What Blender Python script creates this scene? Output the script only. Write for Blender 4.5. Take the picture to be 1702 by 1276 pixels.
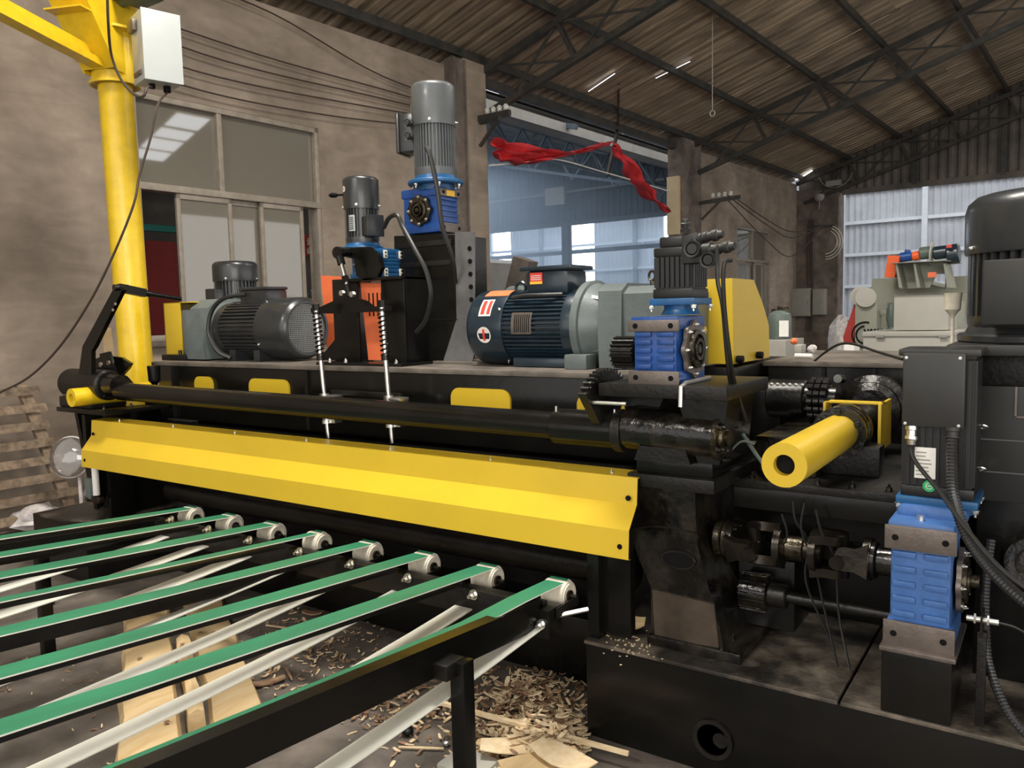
import bpy, bmesh, math, random
from mathutils import Vector, Matrix, noise
random.seed(7)
S=bpy.context.scene; COL=S.collection
for o in list(bpy.data.objects): bpy.data.objects.remove(o)
# ------------------------------------------------------------------ camera
F=1330.0; CX,CY=851.0,638.0; H=1.7
RX=Vector((0.82465678,0.03083626,-0.56479228)); RY=Vector((0.56515599,-0.08593761,0.82049585)); RZ=Vector((-0.02323587,-0.9958232,-0.08829632))
CAM=Vector((0,0,H))
cam=bpy.data.cameras.new('camera'); cam.sensor_width=36; cam.lens=36*F/1702; cam.clip_start=0.05; cam.clip_end=300
co=bpy.data.objects.new('camera',cam); COL.objects.link(co)
M=Matrix(((RX[0],-RX[1],-RX[2],0),(RY[0],-RY[1],-RY[2],0),(RZ[0],-RZ[1],-RZ[2],H),(0,0,0,1)))
co.matrix_world=M; S.camera=co
# ------------------------------------------------------------------ world: overcast sky
w=bpy.data.worlds.new('sky'); S.world=w; w.use_nodes=True
bg=w.node_tree.nodes['Background']; bg.inputs[0].default_value=(1.0,0.97,0.93,1); bg.inputs[1].default_value=1.05
S.view_settings.view_transform='Standard'; S.view_settings.look='None'; S.view_settings.gamma=1.0; S.view_settings.use_curve_mapping=False
S.view_settings.exposure=0.76
# building frame: p = across the hall (negative towards the long wall), a = along the wall
BA=-0.05527; BN=Vector((math.cos(BA),math.sin(BA),0)); BD=Vector((-math.sin(BA),math.cos(BA),0))
BM=Matrix.Rotation(BA,4,'Z')
def Bw(p,a,z): return BN*p+BD*a+Vector((0,0,z))
def area(name,p,a,z,sx,sy,power,col,rot=(0,0,0)):
    l=bpy.data.lights.new(name,'AREA'); l.shape='RECTANGLE'; l.size=sx; l.size_y=sy; l.energy=power; l.color=col
    o=bpy.data.objects.new(name,l); COL.objects.link(o); o.location=Bw(p,a,z); o.rotation_euler=(rot[0],rot[1],rot[2]+BA); return o
LIGHTS=[]
# daylight through the translucent roof panels and the open side of the hall behind the camera
for k,(p,a) in enumerate([(-3.0,-4.5),(-3.0,2.6),(1.0,9.0),(1.4,14.0),(1.5,19.5)]):
    LIGHTS.append(area('roof_panel_daylight',p,a,5.28+0.3*(min(p,2)+7.6)-0.12,3.2,0.9,330 if k<4 else 100,(1.0,0.93,0.82)))
area('open_side_daylight',5.5,-5.0,3.2,7,4.5,260,(1.0,0.94,0.85),(math.radians(72),0,math.radians(45)))
# ------------------------------------------------------------------ pixel rays -> points in real planes
def ray(px,py):
    c=(px-CX,py-CY,F); return Vector((RX[0]*c[0]+RX[1]*c[1]+RX[2]*c[2],RY[0]*c[0]+RY[1]*c[1]+RY[2]*c[2],RZ[0]*c[0]+RZ[1]*c[1]+RZ[2]*c[2]))
def PX(px,py,x): r=ray(px,py); return CAM+r*(x/r.x)
def PY(px,py,y): r=ray(px,py); return CAM+r*(y/r.y)
def PZ(px,py,z): r=ray(px,py); return CAM+r*((z-H)/r.z)
def toB(v): return Vector((v.dot(BN),v.dot(BD),v.z))
def PP(px,py,p): r=ray(px,py); return toB(CAM+r*(p/r.dot(BN)))
def PA(px,py,a): r=ray(px,py); return toB(CAM+r*(a/r.dot(BD)))
# ------------------------------------------------------------------ materials
def mat(name,col,rough=.5,metal=0,var=0.0,vscale=6,col2=None,bump=0.0,bscale=40,coat=0,rvar=0.0,stretch=None,thr=(0.35,0.65),emit=0,alpha=None,spec=None,detail=6):
    m=bpy.data.materials.new(name); m.use_nodes=True; N=m.node_tree.nodes; L=m.node_tree.links; b=N['Principled BSDF']
    c=(*col,1); b.inputs['Base Color'].default_value=c; b.inputs['Roughness'].default_value=rough; b.inputs['Metallic'].default_value=metal
    if coat: b.inputs['Coat Weight'].default_value=coat; b.inputs['Coat Roughness'].default_value=.12
    if spec is not None: b.inputs['Specular IOR Level'].default_value=spec
    if var or bump or rvar or col2:
        tc=N.new('ShaderNodeTexCoord'); mp=N.new('ShaderNodeMapping'); L.new(tc.outputs['Object'],mp.inputs[0])
        if stretch: mp.inputs['Scale'].default_value=stretch
        n=N.new('ShaderNodeTexNoise'); n.inputs['Scale'].default_value=vscale; n.inputs['Detail'].default_value=detail; n.inputs['Roughness'].default_value=.62; L.new(mp.outputs[0],n.inputs['Vector'])
        r=N.new('ShaderNodeValToRGB'); r.color_ramp.elements[0].position=thr[0]; r.color_ramp.elements[1].position=thr[1]
        c2=col2 if col2 else tuple(min(1,x*(1+var)) for x in col); c1=col if col2 else tuple(x*(1-var) for x in col)
        r.color_ramp.elements[0].color=(*c1,1); r.color_ramp.elements[1].color=(*c2,1)
        L.new(n.outputs[0],r.inputs[0]); L.new(r.outputs[0],b.inputs['Base Color'])
        if rvar:
            mr=N.new('ShaderNodeMapRange'); mr.inputs[3].default_value=max(0,rough-rvar); mr.inputs[4].default_value=min(1,rough+rvar); L.new(n.outputs[0],mr.inputs[0]); L.new(mr.outputs[0],b.inputs['Roughness'])
        if bump:
            n2=N.new('ShaderNodeTexNoise'); n2.inputs['Scale'].default_value=bscale; n2.inputs['Detail'].default_value=4; L.new(mp.outputs[0],n2.inputs['Vector'])
            bp=N.new('ShaderNodeBump'); bp.inputs['Strength'].default_value=bump; bp.inputs['Distance'].default_value=.01; L.new(n2.outputs[0],bp.inputs['Height']); L.new(bp.outputs[0],b.inputs['Normal'])
    if emit: b.inputs['Emission Color'].default_value=c; b.inputs['Emission Strength'].default_value=emit
    if alpha is not None: b.inputs['Alpha'].default_value=alpha
    return m
K=dict(
 black=mat('black_gloss_paint',(.0030,.0030,.0026),.24,col2=(.007,.0065,.0055),vscale=3,bump=.12,bscale=14,rvar=.08,spec=.32),
 blackd=mat('dusty_black_paint',(.0045,.0042,.0038),.38,col2=(.016,.0135,.011),vscale=5,bump=.2,bscale=60,rvar=.12,thr=(.4,.8),spec=.35),
 oily=mat('oily_black_steel',(.004,.0035,.003),.2,col2=(.035,.028,.02),vscale=9,bump=.45,bscale=26,rvar=.1,coat=.12,thr=(.45,.8),spec=.4),
 deck=mat('dusty_deck_steel',(.07,.062,.052),.55,col2=(.17,.145,.12),vscale=6,bump=.2,bscale=80,rvar=.15),
 basetop=mat('sawdust_dusted_steel',(.022,.019,.016),.4,col2=(.19,.16,.125),vscale=2.6,bump=.3,bscale=60,rvar=.15,thr=(.45,.68)),
 yellow=mat('yellow_gloss_paint',(.62,.425,.024),.36,var=.04,vscale=2.5,bump=.04,bscale=20,coat=.12),
 yellow2=mat('yellow_worn_paint',(.74,.50,.014),.34,var=.08,vscale=12,bump=.1,bscale=60,coat=.3),
 blue=mat('blue_gearbox_enamel',(.008,.058,.25),.35,var=.2,vscale=14,bump=.12,bscale=60,coat=.2,rvar=.08),
 blue2=mat('pale_blue_gearbox_enamel',(.045,.125,.34),.42,var=.12,vscale=12,bump=.15,bscale=60,rvar=.1),
 bluef=mat('blue_flange_paint',(.012,.085,.22),.35,var=.15,vscale=20),
 mach=mat('machined_cast_plate',(.16,.135,.12),.4,metal=.6,var=.15,vscale=18,bump=.1,bscale=90),
 steel=mat('bright_steel',(.62,.62,.60),.25,metal=1,var=.1,vscale=20),
 zinc=mat('zinc_bolt',(.7,.7,.66),.3,metal=1),
 grease=mat('greasy_steel',(.10,.085,.06),.28,metal=.8,col2=(.02,.016,.01),vscale=16,bump=.4,bscale=50),
 darkmotor=mat('charcoal_motor_paint',(.022,.024,.026),.32,var=.15,vscale=8,bump=.05,bscale=80,coat=.2),
 greymotor=mat('slate_grey_motor_paint',(.08,.088,.094),.4,var=.1,vscale=8,bump=.05,bscale=80,coat=.15),
 bluemotor=mat('dark_teal_motor_paint',(.010,.022,.034),.3,var=.2,vscale=8,bump=.06,bscale=80,coat=.35),
 greycast=mat('grey_green_cast_paint',(.12,.145,.145),.42,var=.12,vscale=8,bump=.12,bscale=50,coat=.1),
 servo=mat('matte_black_servo',(.006,.006,.006),.38,var=.2,vscale=10,bump=.03,bscale=80),
 servogrey=mat('graphite_cover_paint',(.018,.018,.017),.42,var=.08,vscale=8),
 cable=mat('black_cable_rubber',(.012,.012,.012),.45,var=.1),
 cableb=mat('brown_dusty_cable',(.05,.035,.028),.6,var=.1),
 hose=mat('corrugated_conduit',(.02,.02,.021),.38,var=.1),
 green=mat('green_belt_face',(.02,.17,.085),.5,var=.18,vscale=7,bump=.05,bscale=120,stretch=(1,.25,1)),
 white=mat('white_belt_back',(.78,.78,.70),.65,var=.12,vscale=7,bump=.1,bscale=160,stretch=(1,.25,1)),
 nylon=mat('off_white_nylon_roller',(.62,.58,.48),.5,var=.2,vscale=16,bump=.1),
 plaster=mat('stained_cement_render',(.20,.16,.125),.85,col2=(.36,.295,.235),vscale=1.1,bump=.35,bscale=9,detail=9,thr=(.3,.72)),
 plaster2=mat('dark_cement_column',(.10,.08,.066),.85,col2=(.2,.165,.14),vscale=1.6,bump=.3,bscale=12),
 tan=mat('tan_painted_panel',(.50,.40,.25),.6,var=.08,vscale=3),
 floor=mat('dirty_concrete_floor',(.075,.062,.052),.7,col2=(.17,.145,.125),vscale=1.7,bump=.35,bscale=30,detail=10,rvar=.15),
 frame=mat('old_aluminium_window_frame',(.30,.26,.215),.45,metal=.35,var=.15,vscale=9),
 rooft=mat('weathered_roof_sheet',(.17,.13,.095),.5,col2=(.50,.39,.27),vscale=1.1,stretch=(.35,5,1),bump=.2,bscale=8,detail=8),
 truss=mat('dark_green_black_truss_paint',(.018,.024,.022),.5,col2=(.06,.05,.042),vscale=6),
 darkcor=mat('dark_gable_sheet',(.075,.068,.06),.7,col2=(.16,.14,.12),vscale=1.5,bump=.1),
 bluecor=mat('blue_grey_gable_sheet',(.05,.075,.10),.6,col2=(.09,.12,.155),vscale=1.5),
 lightcor=mat('pale_grey_wall_sheet',(.42,.44,.48),.5,col2=(.52,.54,.58),vscale=1.2),
 lightrail=mat('pale_wall_girt',(.66,.70,.74),.5,var=.05),
 gutter=mat('dull_grey_sheet',(.22,.22,.215),.6,col2=(.3,.3,.29),vscale=2),
 red=mat('red_cloth',(.62,.035,.045),.75,var=.15,vscale=8),
 redpaint=mat('red_banner_paint',(.40,.035,.03),.6,var=.08),
 orange=mat('orange_painted_plate',(.80,.17,.06),.5,var=.08,vscale=5),
 orange2=mat('orange_machine_paint',(.82,.12,.02),.45,var=.06),
 cream=mat('grey_green_machine_paint',(.26,.27,.22),.5,var=.06,vscale=4),
 creaml=mat('pale_putty_box_paint',(.40,.39,.35),.5,var=.05,vscale=4),
 boxgrey=mat("light_grey_enclosure",(.42,.45,.45),.35,var=.03,vscale=3,coat=.2),
 cabinet=mat('dull_grey_cabinet',(.30,.29,.255),.5,var=.08,vscale=5),
 bottle=mat('dark_green_gas_bottle',(.10,.13,.115),.45,var=.15,vscale=10),
 wood=mat('pale_fresh_timber',(.52,.36,.17),.7,col2=(.66,.50,.29),vscale=4,stretch=(3,.4,3),bump=.25,bscale=20,detail=8),
 woodd=mat('weathered_pallet_timber',(.12,.085,.06),.8,col2=(.28,.21,.145),vscale=4,stretch=(1,4,4),bump=.3,bscale=25,detail=8),
 chipb=mat('brown_bark_chip',(.19,.095,.055),.8,col2=(.36,.24,.14),vscale=20),
 chipl=mat('pale_wood_chip',(.62,.46,.27),.75,col2=(.75,.62,.42),vscale=20),
 paper=mat('white_label',(.75,.74,.70),.5,var=.05,vscale=30),
 labelred=mat('red_label_print',(.75,.05,.03),.5),
 labelgold=mat('amber_label_print',(.85,.50,.05),.5),
 greenlab=mat('green_round_sticker',(.02,.42,.12),.45),
 ink=mat('black_ink',(.004,.004,.004),.6,spec=.12),
 rubble=mat('grey_plastic_rubbish',(.45,.42,.40),.6,col2=(.7,.66,.66),vscale=14,bump=.4,bscale=30),
 bag=mat('mauve_woven_sack',(.55,.47,.50),.7,col2=(.72,.68,.68),vscale=14,bump=.5,bscale=30),
 teal=mat('teal_machine_paint',(.10,.42,.60),.45,var=.1),
 tealb=mat('teal_beam_paint',(.03,.26,.22),.5),
 forged=mat('oily_forged_steel',(.045,.038,.03),.27,metal=.75,col2=(.02,.017,.013),vscale=14,bump=.12,bscale=50),
 brown=mat('brown_stained_steel',(.022,.016,.011),.4,col2=(.07,.052,.036),vscale=4,bump=.2,bscale=30),
 bare=mat('bare_grey_plate',(.15,.15,.155),.5,metal=.35,var=.2,vscale=7,bump=.1,bscale=60),
 mesh=mat('bright_wire_grille',(.55,.56,.55),.35,metal=.8),
 plug=mat('black_plastic_plug',(.02,.02,.02),.5),
)
def stain(key,scale,lo,hi,stretch=(1,1,1)):
    m=K[key]; N=m.node_tree.nodes; L=m.node_tree.links; b=N['Principled BSDF']; src=b.inputs['Base Color'].links[0].from_socket
    tc=N.new('ShaderNodeTexCoord'); mp=N.new('ShaderNodeMapping'); mp.inputs['Scale'].default_value=stretch; L.new(tc.outputs['Object'],mp.inputs[0])
    n=N.new('ShaderNodeTexNoise'); n.inputs['Scale'].default_value=scale; n.inputs['Detail'].default_value=7; n.inputs['Distortion'].default_value=.8; L.new(mp.outputs[0],n.inputs['Vector'])
    mr=N.new('ShaderNodeMapRange'); mr.inputs[1].default_value=.32; mr.inputs[2].default_value=.68; mr.inputs[3].default_value=lo; mr.inputs[4].default_value=hi; L.new(n.outputs[0],mr.inputs[0])
    hs=N.new('ShaderNodeHueSaturation'); L.new(mr.outputs[0],hs.inputs['Value']); L.new(src,hs.inputs['Color']); L.new(hs.outputs[0],b.inputs['Base Color'])
stain('plaster',.7,.72,1.25); stain('plaster',5,.88,1.12,(1,.5,1.6)); stain('floor',6,.7,1.25); stain('plaster2',3,.7,1.3); stain('basetop',12,.6,1.4); stain('rooft',3,.6,1.25,(.3,1,1))
def glassmat(name,tint,frost,alpha):
    m=bpy.data.materials.new(name); m.use_nodes=True; N=m.node_tree.nodes; L=m.node_tree.links; N.clear()
    out=N.new('ShaderNodeOutputMaterial'); gl=N.new('ShaderNodeBsdfGlossy'); gl.inputs['Roughness'].default_value=.03; gl.inputs[0].default_value=(.9,.9,.9,1)
    tr=N.new('ShaderNodeBsdfTransparent'); df=N.new('ShaderNodeBsdfDiffuse'); df.inputs[0].default_value=(*tint,1)
    n=N.new('ShaderNodeTexNoise'); n.inputs['Scale'].default_value=1.3; tc=N.new('ShaderNodeTexCoord'); L.new(tc.outputs['Object'],n.inputs['Vector'])
    mr=N.new('ShaderNodeMapRange'); mr.inputs[3].default_value=frost-.08; mr.inputs[4].default_value=min(1,frost+.08); L.new(n.outputs[0],mr.inputs[0])
    m1=N.new('ShaderNodeMixShader'); L.new(mr.outputs[0],m1.inputs[0]); L.new(tr.outputs[0],m1.inputs[1]); L.new(df.outputs[0],m1.inputs[2])
    fr=N.new('ShaderNodeFresnel'); fr.inputs[0].default_value=1.5; ad=N.new('ShaderNodeMath'); ad.operation='MULTIPLY_ADD'; ad.inputs[1].default_value=1.0; ad.inputs[2].default_value=.08; L.new(fr.outputs[0],ad.inputs[0])
    m2=N.new('ShaderNodeMixShader'); L.new(ad.outputs[0],m2.inputs[0]); L.new(m1.outputs[0],m2.inputs[1]); L.new(gl.outputs[0],m2.inputs[2]); L.new(m2.outputs[0],out.inputs[0])
    return m
K['dustglass']=glassmat('dusty_window_glass',(.20,.185,.15),.88,1)
K['clearglass']=glassmat('clear_dirty_glass',(.3,.28,.25),.09,1)
def emitmat(name,col,s):
    m=bpy.data.materials.new(name); m.use_nodes=True; b=m.node_tree.nodes['Principled BSDF']; b.inputs['Base Color'].default_value=(*col,1); b.inputs['Emission Color'].default_value=(*col,1); b.inputs['Emission Strength'].default_value=s; return m
K['skypanel']=emitmat('translucent_roof_panel_lit_by_sky',(.93,.96,1.0),2.2)
K['winlit']=emitmat('window_pane_lit_by_sky',(.86,.93,1.0),9)
# ------------------------------------------------------------------ mesh helpers
class MB:
    def __init__(s,xf=None): s.bm=bmesh.new(); s.xf=xf; s.mi=0
    def add(s,vs,fs):
        v=[s.bm.verts.new(x) for x in vs]
        for f in fs:
            try: fc=s.bm.faces.new([v[i] for i in f]); fc.material_index=s.mi
            except ValueError: pass
        return s
    def box(s,x0,x1,y0,y1,z0,z1,b=0,m=None):
        if x0>x1:x0,x1=x1,x0
        if y0>y1:y0,y1=y1,y0
        if z0>z1:z0,z1=z1,z0
        vs=[Vector(v) for v in((x0,y0,z0),(x1,y0,z0),(x1,y1,z0),(x0,y1,z0),(x0,y0,z1),(x1,y0,z1),(x1,y1,z1),(x0,y1,z1))]
        if m: vs=[m@v for v in vs]
        fs=[(0,3,2,1),(4,5,6,7),(0,1,5,4),(1,2,6,5),(2,3,7,6),(3,0,4,7)]
        if b<=0: return s.add(vs,fs)
        t=bmesh.new(); tv=[t.verts.new(v) for v in vs]
        for f in fs: t.faces.new([tv[i] for i in f])
        b=min(b,.45*min(x1-x0,y1-y0,z1-z0)); bmesh.ops.bevel(t,geom=list(t.edges),offset=b,segments=2,profile=.6,affect='EDGES')
        t.verts.index_update(); s.add([v.co.copy() for v in t.verts],[[v.index for v in f.verts] for f in t.faces]); t.free(); return s
    def prism(s,poly,axis,a,b,m=None):
        # poly: 2D points in the two other axes (in order x,y,z without axis)
        def mk(u,v,w):
            q={'x':(w,u,v),'y':(u,w,v),'z':(u,v,w)}[axis]; q=Vector(q); return m@q if m else q
        n=len(poly); vs=[mk(u,v,a) for u,v in poly]+[mk(u,v,b) for u,v in poly]
        fs=[tuple(range(n)),tuple(range(2*n-1,n-1,-1))]+[(i,(i+1)%n+0 if 0 else (i+1)%n,(i+1)%n+n,i+n) for i in range(n)]
        fs[2:]=[(i,i+n,(i+1)%n+n,(i+1)%n) for i in range(n)]
        return s.add(vs,fs)
    def lathe(s,prof,c=(0,0,0),axis=(0,0,1),seg=24,cap=True):
        ax=Vector(axis).normalized(); q=Vector((0,0,1)).rotation_difference(ax).to_matrix(); c=Vector(c)
        vs=[];fs=[]
        for r,h in prof:
            for k in range(seg):
                t=2*math.pi*k/seg; vs.append(c+q@Vector((r*math.cos(t),r*math.sin(t),h)))
        for i in range(len(prof)-1):
            for k in range(seg):
                k2=(k+1)%seg; fs.append((i*seg+k,i*seg+k2,(i+1)*seg+k2,(i+1)*seg+k))
        if cap:
            if prof[0][0]>1e-5: fs.append(tuple(range(seg-1,-1,-1)))
            if prof[-1][0]>1e-5: fs.append(tuple((len(prof)-1)*seg+k for k in range(seg)))
        return s.add(vs,fs)
    def cyl(s,p0,p1,r,r1=None,seg=16,bev=0):
        p0=Vector(p0);p1=Vector(p1);L=(p1-p0).length; r1=r if r1 is None else r1
        pr=[(r,0),(r1,L)] if not bev else [(r-bev,0),(r,bev),(r1,L-bev),(r1-bev,L)]
        return s.lathe(pr,p0,p1-p0,seg)
    def ring(s,p0,p1,ro,ri,seg=24):
        p0=Vector(p0);p1=Vector(p1);L=(p1-p0).length
        return s.lathe([(ri,0),(ro,0),(ro,L),(ri,L),(ri,0)],p0,p1-p0,seg,cap=False)
    def tube(s,pts,r,seg=8,closed=False):
        pts=[Vector(p) for p in pts]; n=len(pts); vs=[];fs=[]
        up=None
        for i,p in enumerate(pts):
            if closed: t=(pts[(i+1)%n]-pts[i-1]).normalized()
            else: t=(pts[min(i+1,n-1)]-pts[max(i-1,0)]).normalized()
            if up is None: up=t.orthogonal().normalized()
            up=(up-t*up.dot(t))
            up=up.normalized() if up.length>1e-6 else t.orthogonal().normalized()
            bi=t.cross(up); rr=r[i] if isinstance(r,(list,tuple)) else r
            for k in range(seg):
                a=2*math.pi*k/seg; vs.append(p+up*(rr*math.cos(a))+bi*(rr*math.sin(a)))
        for i in range(n if closed else n-1):
            j=(i+1)%n
            for k in range(seg):
                k2=(k+1)%seg; fs.append((i*seg+k,i*seg+k2,j*seg+k2,j*seg+k))
        if not closed: fs+= [tuple(range(seg-1,-1,-1)),tuple((n-1)*seg+k for k in range(seg))]
        return s.add(vs,fs)
    def beam(s,p0,p1,w,h,up=(0,0,1)):
        p0=Vector(p0);p1=Vector(p1); t=(p1-p0).normalized(); u=Vector(up); u=(u-t*u.dot(t)).normalized(); v=t.cross(u)
        vs=[p+v*(a*w/2)+u*(b*h/2) for p in(p0,p1) for a,b in((-1,-1),(1,-1),(1,1),(-1,1))]
        return s.add(vs,[(3,2,1,0),(4,5,6,7),(0,1,5,4),(1,2,6,5),(2,3,7,6),(3,0,4,7)])
    def plate(s,pts,th,nrm):
        # thin plate: outline points in 3D, thickness along nrm
        n=len(pts); nv=Vector(nrm).normalized()*th; a=[Vector(p) for p in pts]; b=[p+nv for p in a]
        return s.add(a+b,[tuple(range(n)),tuple(range(2*n-1,n-1,-1))]+[(i,i+n,(i+1)%n+n,(i+1)%n) for i in range(n)])
    def torus(s,c,axis,R,r,seg=20,rs=8,a0=0,a1=2*math.pi):
        q=Vector((0,0,1)).rotation_difference(Vector(axis).normalized()).to_matrix(); c=Vector(c); full=abs(a1-a0-2*math.pi)<1e-4
        pts=[c+q@Vector((R*math.cos(a0+(a1-a0)*k/(seg if full else seg-1)),R*math.sin(a0+(a1-a0)*k/(seg if full else seg-1)),0)) for k in range(seg)]
        return s.tube(pts,r,rs,closed=full)
def obj(name,mb,mats,parent=None,smooth=True,org=None,**pr):
    me=bpy.data.meshes.new(name); bm=mb.bm
    bmesh.ops.recalc_face_normals(bm,faces=bm.faces)
    o_=Vector((0,0,0))
    if parent is not None and '_org' in DAT.get(parent.name,{}): o_=DAT[parent.name]['_org']
    if org is not None: o_=Vector(org)
    if o_.length: bmesh.ops.translate(bm,verts=bm.verts,vec=-o_)
    bm.to_mesh(me); bm.free()
    if smooth:
        for p in me.polygons: p.use_smooth=True
        me.set_sharp_from_angle(angle=math.radians(32))
    for m in (mats if isinstance(mats,(list,tuple)) else [mats]): me.materials.append(K[m] if isinstance(m,str) else m)
    o=bpy.data.objects.new(name,me); COL.objects.link(o)
    if parent is not None: o.parent=parent; DAT[o.name]=dict(_org=o_)
    elif org is not None: o.location=o_
    for k,v in pr.items(): o[k]=v
    return o
DAT={}
def thing(name,label,cat,loc=(0,0,0),group=None,b=False,rot=None):
    """Empty at the base of a thing. Parts are written in world (or building, b=True) coordinates."""
    o=bpy.data.objects.new(name,None); o.empty_display_size=.1; COL.objects.link(o)
    if b: o.location=Bw(*loc); o.rotation_euler=(0,0,BA)
    else: o.location=loc
    if rot is not None: o.rotation_euler=rot
    o['label']=label; o['category']=cat
    if group: o['group']=group
    DAT[o.name]=dict(_org=Vector(loc)); return o
def single(name,mb,mats,label,cat,group=None,b=False,org=None,**pr):
    o=obj(name,mb,mats,org=org,**pr); o['label']=label; o['category']=cat
    if group: o['group']=group
    if b:
        o.rotation_euler=(0,0,BA)
        if org is not None: o.location=Bw(*org)
    return o
def struct(name,mb,mats,b=True,**pr):
    o=obj(name,mb,mats,**pr); o['kind']='structure'
    if b: o.rotation_euler=(0,0,BA)
    return o
def inst(name,me,parent,loc,rot=(0,0,0),scale=None):
    o=bpy.data.objects.new(name,me); COL.objects.link(o); o.parent=parent; o.location=Vector(loc)-DAT[parent.name]['_org']
    o.rotation_euler=rot
    if scale: o.scale=scale
    DAT[o.name]=dict(_org=Vector((0,0,0))); return o
def meshof(name,mb,mats,smooth=True):
    me=bpy.data.meshes.new(name); bmesh.ops.recalc_face_normals(mb.bm,faces=mb.bm.faces); mb.bm.to_mesh(me); mb.bm.free()
    if smooth:
        for p in me.polygons: p.use_smooth=True
        me.set_sharp_from_angle(angle=math.radians(32))
    for m in (mats if isinstance(mats,(list,tuple)) else [mats]): me.materials.append(K[m])
    return me
def crv(pts,n=8):
    """Catmull-Rom through the points"""
    P=[Vector(p) for p in pts]; out=[]
    for i in range(len(P)-1):
        a=P[i-1] if i else P[0]*2-P[1]; b=P[i]; c=P[i+1]; d=P[i+2] if i+2<len(P) else P[-1]*2-P[-2]
        for k in range(n):
            t=k/n; out.append(.5*((2*b)+(c-a)*t+(2*a-5*b+4*c-d)*t*t+(3*b-a-3*c+d)*t**3))
    out.append(P[-1]); return out
# bolt (axis +Z, hex head with stub) used everywhere
def boltmesh(r,h,m='zinc'):
    b=MB(); b.cyl((0,0,0),(0,0,h*.25),r*1.35,seg=12); b.lathe([(r,h*.25),(r,h*.85),(r*.8,h)],seg=6); b.cyl((0,0,h),(0,0,h*1.6),r*.45,seg=8); return meshof('bolt',b,m)
BZ=boltmesh(.009,.014); BD_=boltmesh(.010,.016,'oily'); BS=boltmesh(.006,.009)
RXp=(0,math.pi/2,0); RXm=(0,-math.pi/2,0); RYm=(math.pi/2,0,0)
def randbright(key,lo,hi):
    m=K[key]; N=m.node_tree.nodes; L=m.node_tree.links; b=N['Principled BSDF']; src=b.inputs['Base Color'].links[0].from_socket
    oi=N.new('ShaderNodeObjectInfo'); mr=N.new('ShaderNodeMapRange'); mr.inputs[3].default_value=lo; mr.inputs[4].default_value=hi; L.new(oi.outputs['Random'],mr.inputs[0])
    hs=N.new('ShaderNodeHueSaturation'); L.new(mr.outputs[0],hs.inputs['Value']); L.new(src,hs.inputs['Color']); L.new(hs.outputs[0],b.inputs['Base Color'])
for k_ in ('rooft','wood','woodd'): randbright(k_,.8,1.2)
PI=math.pi
# =================================================================== BUILDING
ZE=5.33; SL=.305
def roofz(p): return ZE+SL*(p+7.6)
f=MB(); f.box(-40,14,-14,60,-.3,0); struct('floor',f,'floor')
# long wall with window 1, the tall opening and window 2
f=MB()
W0,W1=-7.85,-7.6
f.box(W0,W1,-9,4.0,0,5.12); f.box(W0,W1,4.0,6.24,0,1.5); f.box(W0,W1,4.0,6.24,3.9,5.12); f.box(W0,W1,6.24,8.7,0,5.12)
struct('wall_left',f,'plaster')
f=MB(); f.box(W0,W1,16.45,18.8,0,5.12); f.box(W0,W1,18.8,21.1,0,1.25); f.box(W0,W1,18.8,21.1,3.67,5.12); f.box(W0,W1,21.1,23.2,0,5.12)
struct('wall_far_left',f,'plaster')
# columns
def column(name,label,p0,p1,a0,a1,z1,m,extra=None):
    t=thing(name,label,'column',((p0+p1)/2,(a0+a1)/2,0),b=True)
    c=MB(); c.box(p0,p1,a0,a1,0,z1,.02); obj('shaft',c,m,t)
    if extra: extra(t)
    return t
def ex1(t):
    c=MB(); c.box(-7.6,-7.45,8.5,8.7,2.2,5.2); c.box(-7.60,-7.42,8.47,8.5,2.2,5.2); c.box(-7.60,-7.42,8.69,8.72,2.2,5.2); obj('steel_channel',c,'plaster2',t)
    c=MB(); c.box(-7.35,-7.0,8.88,8.94,4.35,4.41); c.beam((-7.35,8.9,4.05),(-7.02,8.9,4.36),.04,.04); c.box(-7.45,-6.9,8.98,9.05,4.42,4.5); obj('wire_bracket',c,'truss',t)
    for k in range(4):
        c=MB(); c.lathe([(.02,0),(.045,.02),(.03,.04),(.045,.06),(.02,.09)],(-7.3+.11*k,9.02,4.5),seg=10); obj('insulator',c,'paper',t)
column('concrete_column','stained concrete column between the long window wall and the tall opening',-7.9,-7.45,8.7,9.19,5.35,'plaster',ex1)
def ex2(t):
    c=MB(); c.box(-7.78,-7.5,15.5,15.59,3.25,4.45,.02); obj('tan_panel',c,'tan',t)
    c=MB(); c.box(-7.72,-7.52,15.53,15.59,1.0,3.2,.02); obj('lower_panel',c,'tan',t)
    c=MB(); c.beam((-7.4,16.3,3.95),(-6.5,16.3,3.99),.05,.08); c.beam((-7.36,16.3,3.6),(-6.95,16.3,3.95),.04,.04); obj('wire_bracket',c,'truss',t)
    for k in range(4):
        c=MB(); c.lathe([(.02,0),(.05,.02),(.03,.05),(.05,.07),(.02,.1)],(-7.1+.13*k,16.3,4.03),seg=10); obj('insulator',c,'paper',t)
column('concrete_column','brown column with a tan strip panel right of the tall opening',-7.8,-7.45,15.59,16.5,5.4,'plaster2',ex2)
def ex3(t):
    for dx in (-7.25,-7.17,-7.12):
        c=MB(); c.tube(crv([(dx,23.12,1.0),(dx+.02,23.1,2.4),(dx-.02,23.13,3.4),(dx+.03,23.12,4.1)],5),.022,6); obj('conduit',c,'cableb',t)
    c=MB(); c.box(-7.15,-6.5,23.05,23.12,3.86,3.92); obj('wire_bracket',c,'truss',t)
    for r_ in (.32,.4,.47):
        c=MB(); c.torus((-6.75,23.05,3.45),(.1,1,.1),r_,.012,18,5,-1.2,1.5); obj('cable_coil',c,'white',t)
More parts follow.
